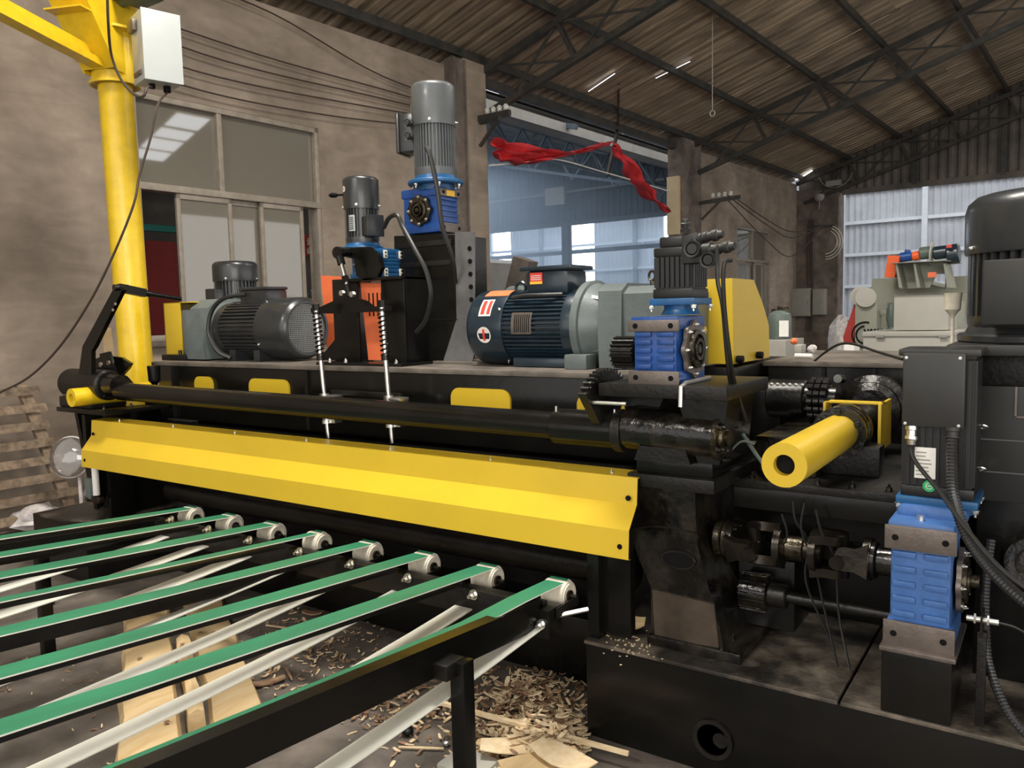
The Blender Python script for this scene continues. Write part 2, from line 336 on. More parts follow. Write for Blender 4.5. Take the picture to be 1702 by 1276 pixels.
column('corner_column','wide dark rendered column at the far corner of the hall',-7.7,-6.46,23.2,23.75,4.9,'plaster2',ex3)
# far corrugated walls (p direction waves)
def corr_wall(p0,p1,a,z0,z1,m,name,b0=.035,pitch=.22,holes=None):
    c=MB(); n=int((p1-p0)/pitch*4); 
    prof=[0,b0,b0,0]
    xs=[p0+(p1-p0)*i/n for i in range(n+1)]
    for i in range(n):
        y0=a-prof[i%4]; y1=a-prof[(i+1)%4]; x0,x1=xs[i],xs[i+1]
        top=z1 if not callable(z1) else None
        za,zb=(z1,z1) if top is not None else (z1(x0),z1(x1))
        segs=[(z0,z0,za,zb)]
        if holes:
            for (h0,h1,hz0,hz1) in holes:
                if x0>=h0-.03 and x1<=h1+.03: segs=[(z0,z0,hz0,hz0),(hz1,hz1,za,zb)]
        for (q0,q1,q2,q3) in segs: c.add([(x0,y0,q0),(x1,y1,q1),(x1,y1,q3),(x0,y0,q2)],[(0,1,2,3)])
    return c
HO=[(-25.8,-24.6,3.0,6.0),(-21.0,-19.75,3.0,6.0),(-16.2,-15.0,3.0,6.0)]
t=thing('distant_end_wall','pale grey corrugated wall far beyond the open gable','wall',(-8,32,0),b=True); t['kind']='structure'
obj('wall_sheeting',corr_wall(-31,14,32.0,0,9.5,None,'',holes=HO),'lightcor',t,smooth=False)
for z in (1.2,2.4,3.57,4.75,5.9):
    c=MB(); c.box(-31,14,31.82,31.93,z-.06,z+.06); obj('girt',c,'lightrail',t)
for p in (-28,-22.6,-17.5,-8.7,-5.9,-2.4,1.5):
    c=MB(); c.box(p-.09,p+.09,31.72,31.9,0,9); obj('post',c,'lightrail' if p>-10 else 'bluecor',t)
for k,(a0,a1,z0,z1) in enumerate(HO):
    c=MB(); c.box(a0,a1,32.1,32.13,z0,z1); o=obj('lit_pane',c,'winlit',t)
t=thing('gable_partition','dark corrugated gable hanging under the roof at the far end of the hall','wall',(-4,23.6,4.75),b=True); t['kind']='structure'
obj('gable_sheeting',corr_wall(-7.6,10,23.38,4.78,lambda x:roofz(min(x,1.1))+ (0 if x<1.1 else -.307*(x-1.1))+.03,None,''),'darkcor',t,smooth=False)
c=MB(); c.box(-6.4,10,23.3,23.36,4.72,4.86); obj('lintel_beam',c,'darkcor',t)
for p in (-6.6,-4.6,-2.6,-.6):
    c=MB(); c.box(p-.06,p+.06,23.28,23.35,4.8,roofz(p)-.1); obj('gable_post',c,'truss',t)
t=thing('neighbour_gable','blue-grey corrugated gable of the hazy hall beyond the opening','wall',(-19,23.6,4.75),b=True); t['kind']='structure'
RID=-19.5
def nz(p): return 5.45+.27*(-8.85-p) if p>RID else 5.45+.27*(-8.85-RID)-.27*(RID-p)
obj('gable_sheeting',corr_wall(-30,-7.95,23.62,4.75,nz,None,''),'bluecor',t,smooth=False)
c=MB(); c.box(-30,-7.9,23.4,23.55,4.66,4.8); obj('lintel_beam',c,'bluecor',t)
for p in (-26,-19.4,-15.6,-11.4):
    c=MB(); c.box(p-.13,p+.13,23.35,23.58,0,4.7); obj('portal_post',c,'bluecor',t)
for z in (1.4,3.3):
    c=MB(); c.box(-29,-8.2,26.0,26.12,z+.6,z+.75); obj('tie_beam',c,'bluecor',t)
c=MB(); c.box(-30,-7.9,23.3,23.36,5.75,5.83); obj('horizontal_pipe',c,'gutter',t)
single('floodlight',MB().box(-16.2,-15.4,23.05,23.2,5.35,5.95,.03).box(-15.85,-15.75,23.2,23.35,5.5,5.6),'creaml','pale square floodlight on the blue-grey gable of the next hall','lamp',b=True,org=(-15.8,23.15,5.35))
# neighbour roof, far long wall
c=MB(); 
for (pa,pb) in ((-8.85,RID),(RID,-30.5)):
    c.add([(pa,-9,nz(pa)),(pa,32.2,nz(pa)),(pb,32.2,nz(pb)),(pb,-9,nz(pb))],[(0,1,2,3)]); c.add([(pa,-9,nz(pa)+.05),(pa,32.2,nz(pa)+.05),(pb,32.2,nz(pb)+.05),(pb,-9,nz(pb)+.05)],[(0,1,2,3)])
struct('neighbour_roof',c,'gutter')
f=MB(); f.box(-30.7,-30.4,-9,32,0,5); struct('wall_outer_left',f,'lightcor')
c=MB(); c.box(-9.1,-8.72,-9,23.3,5.12,5.17); c.box(-8.74,-8.71,-9,23.3,5.12,5.30); c.box(-9.12,-9.08,-9,23.3,5.12,5.5); struct('trim_1',c,'gutter')
# our roof: individual corrugated sheets laid up the slope, on purlins
def sheet(wd,ln,pitch=.2325,amp=.045):
    c=MB(); nr=int(round(wd/pitch)); vs=[];fs=[]; P2=[(0,0)]
    for k in range(nr):
        for (u,z) in ((.16,0),(.30,1),(.52,1),(.66,0)): P2.append(((k+u)*pitch,z*amp))
    P2.append((wd,0)); P2.append((wd+.035,.0))
    for y,z in P2: vs+=[(0,y,z),(ln,y,z)]
    n=len(P2)-1
    for i in range(n): fs.append((2*i,2*i+1,2*i+3,2*i+2))
    c.add(vs,fs); return c
ce=thing('ceiling','weathered brown corrugated roof on dark purlins sloping up to the right','roof',(-7.6,-8,ZE),b=True); ce['kind']='structure'; ce.pop('category',None) if False else None
sh=meshof('roof_sheet',sheet(.93,4.9),'rooft'); shp=meshof('roof_panel',sheet(.93,3.4),'skypanel'); shs=meshof('roof_sheet',sheet(.93,1.5),'rooft')
ang=-math.atan(SL)
GAP={14.1:.04,15.0:.03}
SKY=[(-3,)]
a=-9.0; i=0
while a<23.4:
    jit=random.uniform(-.004,.004)
    o=inst('roof_sheet',sh,ce,(-7.98+random.uniform(-.03,.03),a,roofz(-8.0)+.02+jit),(0,ang,0))
    if i in (4,5,12,13):
        inst('translucent_panel',shp,ce,(-3.35,a,roofz(-3.35)+.025+jit),(0,ang,0))
    else: inst('roof_sheet',sh,ce,(-3.45,a,roofz(-3.45)+.03+jit),(0,ang,0))
    a+=.93; i+=1
# far slope beyond the ridge
o=obj('far_slope',MB().add([(1.1,-9,roofz(1.1)),(1.1,23.4,roofz(1.1)),(10,23.4,roofz(1.1)-.307*8.9),(10,-9,roofz(1.1)-.307*8.9)],[(0,1,2,3)]),'rooft',ce)
for (p0_,p1_) in ((4.2,4.85),(4.98,5.45),(5.55,6.1),(6.2,6.7)):
    zq=lambda p:roofz(1.1)-.307*(p-1.1)-.03
    obj('translucent_panel',MB().add([(p0_,11.5,zq(p0_)),(p0_,12.45,zq(p0_)),(p1_,12.45,zq(p1_)),(p1_,11.5,zq(p1_))],[(0,1,2,3)]),'skypanel',ce)
for p in (-7.45,-6.2,-4.95,-3.75,-2.55,-1.35,-.15,1.0):
    c=MB(); z=roofz(p)-.03; c.box(p-.03,p+.03,-9,23.5,z-.11,z-.0); obj('purlin',c,'truss',ce)
# trusses
def truss(a,label,two=True):
    t=thing('roof_truss',label,'truss',(-7.4,a,roofz(-7.4)-.15),b=True)
    top=lambda p:(p,a,roofz(p)-.2); dep=.62
    bot=lambda p:(p,a,roofz(p)-.2-dep)
    c=MB(); c.beam(top(-7.6),top(1.0),.1,.1); obj('top_chord',c,'truss',t)
    c=MB(); c.beam((-7.38,a,roofz(-7.38)-.2-dep),bot(1.0),.09,.09); obj('bottom_chord',c,'truss',t)
    ps=[-7.35,-6.2,-4.95,-3.75,-2.55,-1.35,-.15,1.0]
    for k in range(len(ps)-1):
        q0,q1=ps[k],ps[k+1]; m_=(q0+q1)/2
        for (u,v) in (((q1,0),(q1+.28,1)),):
            for dy in (-.045,.045):
                c=MB(); s0=top(u[0]); s1=bot(v[0]); c.beam((s0[0],a+dy,s0[2]),(s1[0],a+dy,s1[2]),.03,.045); obj('strut',c,'truss',t)
        c=MB(); c.beam(top(q1),bot(q0+.3),.035,.035); obj('diagonal',c,'truss',t)
        c=MB(); c.beam(top(q0),bot(q1+.25),.03,.03); obj('diagonal',c,'truss',t)
    return t
truss(16.2,'lattice roof truss in mid view springing from the column right of the opening')
truss(9.2,'lattice roof truss springing from the concrete column left of the opening')
truss(23.18,'lattice roof truss in front of the dark far gable')
# eaves struts at the opening
c=MB(); c.box(-7.72,-7.6,9.19,15.59,5.02,5.14); c.beam((-7.66,13.3,5.05),(-7.66,12.9,4.15),.05,.05); c.beam((-7.66,13.3,5.05),(-7.0,12.2,5.6),.04,.04)
single('eaves_beam',c,'truss','dark eaves beam with a short hanging strut above the tall opening','beam',b=True,org=(-7.66,12.8,5.02))
# lattice girder & trusses in the neighbour hall
for (a,lab) in ((19.6,'hazy lattice truss in the next hall, nearest its blue-grey gable'),(13.2,'hazy lattice truss in the next hall just behind the opening')):
    t=thing('neighbour_truss',lab,'truss',(-9,a,5.2),b=True)
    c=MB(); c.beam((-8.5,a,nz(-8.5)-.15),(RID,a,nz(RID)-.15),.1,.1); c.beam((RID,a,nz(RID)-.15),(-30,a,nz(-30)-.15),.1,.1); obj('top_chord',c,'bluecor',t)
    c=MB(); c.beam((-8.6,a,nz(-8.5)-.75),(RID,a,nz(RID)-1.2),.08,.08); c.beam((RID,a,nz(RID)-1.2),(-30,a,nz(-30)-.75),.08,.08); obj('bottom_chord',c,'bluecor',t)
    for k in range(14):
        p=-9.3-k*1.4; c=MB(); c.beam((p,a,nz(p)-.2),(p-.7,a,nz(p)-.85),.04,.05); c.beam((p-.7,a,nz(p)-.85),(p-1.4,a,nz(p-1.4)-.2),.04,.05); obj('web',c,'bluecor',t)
t=thing('lattice_girder','lattice girder running lengthways under the grey roof of the next hall','truss',(-11.5,5,5.5),b=True)
for z in (5.45,6.05):
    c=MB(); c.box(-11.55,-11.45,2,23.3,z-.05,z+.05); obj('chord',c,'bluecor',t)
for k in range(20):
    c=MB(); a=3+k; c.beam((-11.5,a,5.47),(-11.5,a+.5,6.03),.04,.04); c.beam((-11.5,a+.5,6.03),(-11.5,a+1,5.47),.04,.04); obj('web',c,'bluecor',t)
# --------------------------------------------------------------- windows
def window(name,a0,a1,z0,z1,zm,top,bot,glass):
    """top: mullion positions in the top lights; bot: list of (a0,a1,kind) sashes"""
    t=thing(name,'','window',((W0+W1)/2,a0,z0),b=True); t['kind']='structure'; del t['label']; del t['category']
    X=-7.66; fw=.06
    c=MB(); c.box(X-.06,X+.06,a0,a1,z1-fw,z1,.008); c.box(X-.06,X+.06,a0,a1,z0,z0+fw,.008); c.box(X-.06,X+.06,a0,a0+fw,z0,z1,.008); c.box(X-.06,X+.06,a1-fw,a1,z0,z1,.008); c.box(X-.07,X+.07,a0,a1,zm-.035,zm+.035,.008)
    for m in top: c.box(X-.04,X+.05,m-.03,m+.03,zm,z1,.006)
    obj('window_frame',c,'frame',t)
    ed=[a0+fw]+list(top)+[a1-fw]
    for k in range(len(ed)-1):
        c=MB(); c.box(X-.012,X-.004,ed[k]+.01,ed[k+1]-.01,zm+.035,z1-fw); obj('pane',c,glass,t)
    for (s0,s1,dx) in bot:
        c=MB(); q=.045
        c.box(X+dx-.02,X+dx+.02,s0,s0+q,z0+fw,zm-.035,.005); c.box(X+dx-.02,X+dx+.02,s1-q,s1,z0+fw,zm-.035,.005); c.box(X+dx-.02,X+dx+.02,s0,s1,z0+fw,z0+fw+.06,.005); c.box(X+dx-.02,X+dx+.02,s0,s1,zm-.09,zm-.035,.005)
        f_=obj('sash',c,'frame',t)
        c=MB(); c.box(X+dx-.004,X+dx+.004,s0+q,s1-q,z0+fw+.06,zm-.09); obj('pane',c,glass,f_)
    c=MB(); c.box(-7.62,-7.5,a0-.05,a1+.05,z0-.05,z0,.01); obj('window_sill',c,'plaster2',t)
    return t
window('window_1',4.0,6.24,1.5,3.9,3.01,[4.95],[(4.42,5.05,.03),(4.85,5.55,-.02),(5.4,5.98,.03)],'dustglass')
window('window_2',18.8,21.1,1.25,3.67,2.87,[19.9],[(18.9,19.5,.03),(19.4,20.1,-.02),(20.0,20.6,.03),(20.5,21.0,-.02)],'dustglass')
# wires along the long wall
wires=[('slack dark wire near the top of the wall above the window',[(4.3,5.05),(5.6,5.0),(7.2,4.68),(9.05,4.62)]),
 ('thin wire crossing the wall just above the grey enclosure',[(3.4,4.62),(5.4,4.52),(7.4,4.52),(9.05,4.5)]),
 ('dark wire running across the wall from behind the grey enclosure',[(3.4,4.5),(5.0,4.36),(7.0,4.4),(9.05,4.45)]),
 ('sagging wire along the wall second lowest above the window',[(3.5,4.28),(4.9,4.18),(6.9,4.26),(9.05,4.4)]),
 ('lowest sagging wire on the wall closest above the window head',[(3.5,4.1),(5.0,4.0),(7.0,4.1),(9.05,4.36)])]
for lab,pts in wires:
    single('wall_wire',MB().tube([(-7.5,a,z) for a,z in [(q.x,q.y) for q in crv([(x,y,0) for x,y in pts],6)]],.009,5),'cableb',lab,'wire',b=True,org=(-7.5,pts[0][0],pts[0][1]))
for k,(sag,lab) in enumerate([(.35,'upper wire sagging from the brown column to the far corner column'),(.5,'middle wire sagging from the brown column to the far corner column'),(.95,'lowest wire looping from the brown column to the far corner column')]):
    pts=[(-6.7-.08*k,16.3,4.05),(-6.75,18.5,4.0-sag*.8),(-6.8,20.5,3.92-sag),(-6.8,23.05,3.9)]
    single('slack_wire',MB().tube(crv(pts,6),.012,5),'cableb',lab,'wire',b=True,org=pts[0])
c=MB(); c.box(-6.75,-6.35,23.0,23.1,4.95,5.1); c.torus((-6.5,23.0,5.35),(0,1,0),.45,.012,14,5,.2,2.9); c.lathe([(.14,0),(.12,.1),(.05,.16)],(-6.9,22.95,4.72),(0,-.3,-1),14); c.tube([(-6.9,22.95,4.7),(-6.9,22.95,4.35)],.012,5)
single('wall_lamp',c,'gutter','small lamp with a wire loop high on the far corner column','lamp',b=True,org=(-6.7,23.0,4.7))
# control cabinets on the corner column
for (p0,p1,a0,z0,z1,lab) in ((-7.62,-7.1,22.85,1.42,2.2,'left putty-coloured switch cabinet with a small oval badge on the corner column'),(-7.05,-6.72,22.9,1.45,2.17,'narrow right-hand switch cabinet on the corner column')):
    t=thing('switch_cabinet',lab,'cabinet',((p0+p1)/2,a0,z0),b=True)
    c=MB(); c.box(p0,p1,a0,23.2,z0,z1,.01); obj('body',c,'cabinet',t)
    c=MB(); c.box(p0+.02,p1-.02,a0-.02,a0,z0+.02,z1-.02,.006); dd=obj('door',c,'cabinet',t)
    c=MB(); c.box(p1-.07,p1-.05,a0-.035,a0-.02,(z0+z1)/2-.04,(z0+z1)/2+.04); obj('handle',c,'steel',dd)
# red cloth banner draped across the tall opening
def cloth(name,up,lo,label,n=26,m=8):
    U=crv([PP(x,y,-7.35) for x,y in up],10); Lw=crv([PP(x,y,-7.35) for x,y in lo],10)
    c=MB(); vs=[]; fs=[]
    nu=len(U); nl=len(Lw)
    for i in range(n*3+1):
        t=i/(n*3); a=U[min(int(t*(nu-1)),nu-1)].lerp(U[min(int(t*(nu-1))+1,nu-1)],t*(nu-1)%1); b_=Lw[min(int(t*(nl-1)),nl-1)].lerp(Lw[min(int(t*(nl-1))+1,nl-1)],t*(nl-1)%1)
        for j in range(m+1):
            s=j/m; q=a.lerp(b_,s); q=q+Vector((.09*math.sin(s*15+t*4)+.05*math.sin(t*22+s*3),0,.02*math.sin(t*30+s*9))); vs.append(q)
    for i in range(n*3):
        for j in range(m): k=i*(m+1)+j; fs.append((k,k+1,k+m+2,k+m+1))
    c.add(vs,fs); o=single(name,c,'red',label,'cloth',b=True,org=tuple(U[0]))
    md=o.modifiers.new('thickness','SOLIDIFY'); md.thickness=.006
cloth('red_banner',[(813,229),(850,237),(900,249),(950,252),(985,243),(1014,235)],[(825,262),(845,272),(880,273),(920,262),(960,255),(1016,240)],'long red cloth draped across the left of the tall opening')
cloth('red_banner',[(1016,236),(1040,262),(1068,300),(1092,330),(1114,352)],[(1019,246),(1035,275),(1056,305),(1085,333),(1112,353)],'narrow red cloth hanging down to the right column of the opening',n=16,m=5)
c=MB(); c.tube(crv([PP(x,y,-7.4) for x,y in ((813,275),(870,270),(925,265),(1000,285),(1060,302),(1113,318))],6),.012,5)
single('pale_rope',c,'paper','pale cord stretched across the tall opening below the red cloth','cord',b=True,org=tuple(PP(813,275,-7.4)))
# things glimpsed through window 1 and the opening
q_a=PP(243,450,-12.5).y; q_b=PP(272,450,-12.5).y; c=MB(); c.box(-12.6,-12.5,q_a-.6,q_b+.25,0,PP(258,400,-12.5).z); single('red_partition',c,'redpaint','dark red partition board seen left through the sliding window','board',b=True,org=(-12.5,5.5,.4))
t=thing('red_sign','red sign with white characters seen through the right window sash','sign',tuple(PP(506,410,-9.6)),b=True)
q0=PP(488,388,-9.6); q1=PP(517,426,-9.6)
c=MB(); c.box(-9.63,-9.6,q0.y,q1.y+.1,q1.z,q0.z); obj('board',c,'redpaint',t)
c=MB()
cy=(q0.y+q1.y)/2+.12; hh=q0.z-q1.z; zt=q0.z-hh*.12; sw=.02
def st(y0,z0_,y1,z1_): c.beam((-9.595,y0,z0_),(-9.595,y1,z1_),.01,sw,(0,1,.01))
u=hh*.3
for base,stk in ((zt-u*1.15,[(-.25,.9,.3,.9),(-.4,.55,.45,.55),(0,.55,-.3,.0),(-.3,.02,.35,.1),(.2,.35,.4,.0)]),(zt-u*2.45,[(0,1.0,0,.6),(0,.8,.35,.8),(-.35,.6,.35,.6),(-.35,.6,-.35,.25),(.35,.6,.35,.25),(-.35,.25,.35,.25),(-.4,.1,-.3,-.1),(-.1,.1,-.05,-.1),(.15,.1,.2,-.1),(.4,.1,.48,-.1)])):
    for (a_,b_,c_,d_) in stk: st(cy+a_*u,base+b_*u,cy+c_*u,base+d_*u)
obj('characters',c,'paper',t); obj('post',MB().box(-9.68,-9.63,cy-.02,cy+.02,0,q0.z),'darkcor',t)
c=MB(); q=PP(508,470,-9.8); c.box(-10.0,-9.6,q.y-.15,q.y+.3,1.75,1.95,.02); c.box(-9.9,-9.7,q.y+.02,q.y+.16,0,1.75,.01); c.cyl((-9.8,q.y-.1,2.03),(-9.8,q.y+.25,2.03),.09,seg=14); c.box(-9.92,-9.68,q.y,q.y+.1,1.93,2.1,.01)
single('teal_drill',c,'teal','light blue machine head seen through the right window sash','machine',b=True,org=(-9.8,q.y,0))
struct('dark_backdrop',MB().box(-13.3,-13.2,-5,14,0,4.2),'darkcor')  # dark sheet added to keep the view through window 1 dark
q_=PP(250,378,-10.1); c=MB(); c.box(-10.2,-10.1,q_.y-1.5,q_.y+1.2,q_.z-.04,q_.z+.04); c.box(-10.2,-10.1,q_.y-1.5,q_.y-1.42,0,q_.z-.04); single('teal_rail',c,'tealb','dark teal crossbar seen through the window left of the pole','bar',b=True,org=(-10.15,q_.y-1.46,0))
t=thing('open_cabinet','pale blue open electrical cabinet standing in the tall opening','cabinet',(-9.0,10.2,0),b=True)
qa=PP(806,430,-8.6); qb=PP(862,520,-8.6)
c=MB(); c.box(-8.9,-8.6,qa.y,qb.y,1.25,qa.z,.02); obj('body',c,'lightrail',t)
c=MB(); c.box(-8.6,-8.57,qa.y+.06,qb.y-.05,1.35,qa.z-.06); obj('back_plate',c,'gutter',t)
for k in range(3):
    c=MB(); c.cyl((-8.57,qa.y+.35,1.5+.13*k),(-8.54,qa.y+.35,1.5+.13*k),.03,seg=10); obj('button',c,'ink',t)
c=MB(); c.box(-8.9,-8.6,qa.y+.1,qb.y-.1,0,1.25); obj('leg_frame',c,'bluecor',t)
# grey steel haze in the neighbour hall (dust and welding smoke)
hz=bpy.data.materials.new('blue_haze'); hz.use_nodes=True; N=hz.node_tree.nodes; N.remove(N['Principled BSDF']); v=N.new('ShaderNodeVolumePrincipled')
v.inputs['Color'].default_value=(.72,.84,1,1); v.inputs['Density'].default_value=.06; v.inputs['Anisotropy'].default_value=.45
hz.node_tree.links.new(v.outputs[0],N['Material Output'].inputs['Volume'])
K['haze']=hz
c=MB(); c.box(-29,-8.8,10.5,31.5,.02,5.1); o=struct('haze',c,'haze',smooth=False); o['kind']='stuff'; o['label']='thin blue welding haze filling the next hall'; o['category']='haze'
# fill lamps added to brighten the next hall and the bay beyond the gable
area('next_hall_fill_light',-18.5,27.5,7.2,12,3,620,(.80,.90,1.0))
area('next_hall_fill_light',-16,15,6.4,6,4,500,(.80,.90,1.0))
area('far_bay_fill_light',-3.5,27.8,8.6,12,3,260,(.92,.95,1.0))
c=MB(); 
for p0 in (-31,): c.add([(-31,23.7,9.7),(14,23.7,9.7),(14,32.3,9.6),(-31,32.3,9.6)],[(0,1,2,3)])
struct('far_bay_light_cap',c,'gutter')  # unseen roof sheet over the far bay, added to hold down its brightness
# =================================================================== GENERIC MACHINERY
def motor(name,label,R,L,mb='darkmotor',mc='darkmotor',flange=None,box=None,fins=40,grille=False,loc=(0,0,0),rot=(0,0,0),feet=False,cover=.34,cat='motor',lab=None,handle=False,eye=False,group=None,mbox=None,foot_rot=0):
    """drum motor: local axis +Z from the flange (z=0) to the fan cover (z=L)"""
    t=thing(name,label,cat,(0,0,0),group); DAT[t.name]['_org']=Vector((0,0,0)); t.location=loc; t.rotation_euler=rot
    zc=L*(1-cover); z0=.0
    if flange:
        fr,ft,fm=flange; c=MB(); c.lathe([(fr-.006,0),(fr,.006),(fr,ft-.006),(fr-.006,ft),(R*1.02,ft+.004),(R*.98,ft+.05*L)],seg=40); obj('flange',c,fm,t); z0=ft
        for k in range(6):
            a=2*PI*k/6+.3; inst('bolt',BZ,t,((fr*.88)*math.cos(a),(fr*.88)*math.sin(a),0),(PI,0,0))
    c=MB(); n=fins; poly=[]
    for k in range(n):
        for da,r_ in ((-.32,.9),(-.2,1.0),(.2,1.0),(.32,.9)):
            a=2*PI*(k+da)/n; poly.append((R*r_*math.cos(a),R*r_*math.sin(a)))
    c.prism(poly,'z',z0+.1*L,zc+.01); obj('finned_body',c,mb,t)
    c=MB(); c.lathe([(R*.8,z0),(R*.97,z0+.02*L),(R*1.0,z0+.07*L),(R*1.0,z0+.12*L),(R*.9,z0+.12*L)],seg=36); obj('end_shield',c,mb,t)
    c=MB(); k=.12*R
    if grille: c.lathe([(R*1.06,zc),(R*1.06,L-k*1.6),(R*1.0,L-k*.6),(R*.92,L),(R*.84,L),(R*.84,L-.02),(R*.9,zc+.02)],seg=44,cap=False)
    else: c.lathe([(R*1.04,zc),(R*1.05,zc+.01),(R*1.05,L-k*1.8),(R*1.02,L-k*.9),(R*.93,L-k*.2),(R*.85,L),(0,L+.004)],seg=44)
    fc=obj('fan_cover',c,mc,t)
    for k in range(4):
        a=2*PI*k/4+.5; inst('bolt',BS,t,(R*1.05*math.cos(a),R*1.05*math.sin(a),zc+.02),(0,PI/2,a))
    if grille:
        c=MB(); rg=R*.85; nst=12
        for i in range(-nst,nst+1):
            x=rg*i/(nst+1); h=math.sqrt(rg*rg-x*x)
            c.beam((x,-h,L-.012),(x,h,L-.012),.0022,.0022); c.beam((-h,x,L-.012),(h,x,L-.012),.0022,.0022)
        obj('wire_grille',c,'mesh',fc)
        c=MB(); c.cyl((0,0,L-.06),(0,0,L-.018),R*.22,seg=18)
        for k in range(7):
            a=2*PI*k/7; c.beam((R*.2*math.cos(a),R*.2*math.sin(a),L-.05),(R*.75*math.cos(a),R*.75*math.sin(a),L-.05),.03,.05,(math.sin(a),-math.cos(a),.6))
        obj('fan',c,'plug',t)
        c=MB(); c.lathe([(R*.86,L-.1),(0,L-.1)],seg=30); obj('fan_housing_back',c,mb,t)
    if box:
        a,bz,bw,bl,bh=box; m_=Matrix.Rotation(a,4,'Z')
        c=MB(); c.box(R*.8,R*1.0+bh*.75,-bw/2,bw/2,bz-bl/2,bz+bl/2,.01,m=m_); tb=obj('terminal_box',c,mbox or mb,t)
        c=MB(); c.box(R*1.0+bh*.75,R+bh,-bw/2-.006,bw/2+.006,bz-bl/2-.006,bz+bl/2+.006,.012,m=m_); obj('lid',c,mbox or mb,tb)
    if feet:
        m_=Matrix.Rotation(foot_rot,4,'Z')
        for z in (L*.25,L*.58):
            c=MB(); c.box(R*.7,R*1.13,-R*.85,R*.85,z-.03,z+.03,.008,m=m_); obj('foot',c,mb,t)
            for s in (-1,1):
                v=m_@Vector((R*1.1,s*R*.75,z)); inst('bolt',BZ,t,v,(0,-PI/2,foot_rot) if 0 else (0,0,0))
    if handle:
        c=MB(); c.cyl((R,0,L*.78),(R*1.5,0,L*.78),.006,seg=8); c.lathe([(.010,0),(.014,.01),(.014,.035),(.006,.05)],(R*1.45,0,L*.78),(1,0,0),12); o=obj('brake_lever',c,['ink'],t); o.rotation_euler.z=handle
    return t
def lab_on(t,name,x,y,z,w,h,rotz,m='paper',R=None,round_=False,marks=()):
    """curved or flat printed label standing off a drum of radius R (local frame)"""
    c=MB(); n=10
    vs=[];fs=[]
    if round_:
        pts=[]
        for k in range(18):
            a=2*PI*k/18; u=w/2*math.cos(a); v=h/2*math.sin(a); pts.append((u,v))
        cv=[(R*math.cos(rotz+u/R),R*math.sin(rotz+u/R),z+v) for u,v in pts]; c.add([Vector(q) for q in cv],[tuple(range(18))])
    else:
        for i in range(n+1):
            u=-w/2+w*i/n; a=rotz+u/R
            vs+=[(R*math.cos(a),R*math.sin(a),z-h/2),(R*math.cos(a),R*math.sin(a),z+h/2)]
            if i<n: fs.append((2*i,2*i+2,2*i+3,2*i+1))
        c.add([Vector(q) for q in vs],fs)
    o=obj(name,c,m,t); 
    for (u0,u1,v0,v1,mm) in marks:
        c=MB(); vs=[];fs=[]; R2=R+.0015
        for i in range(7):
            u=(u0+(u1-u0)*i/6-.5)*w; a=rotz+u/R; vs+=[(R2*math.cos(a),R2*math.sin(a),z+(v0-.5)*h),(R2*math.cos(a),R2*math.sin(a),z+(v1-.5)*h)]
            if i<6: fs.append((2*i,2*i+2,2*i+3,2*i+1))
        c.add([Vector(q) for q in vs],fs); obj('print',c,mm,o)
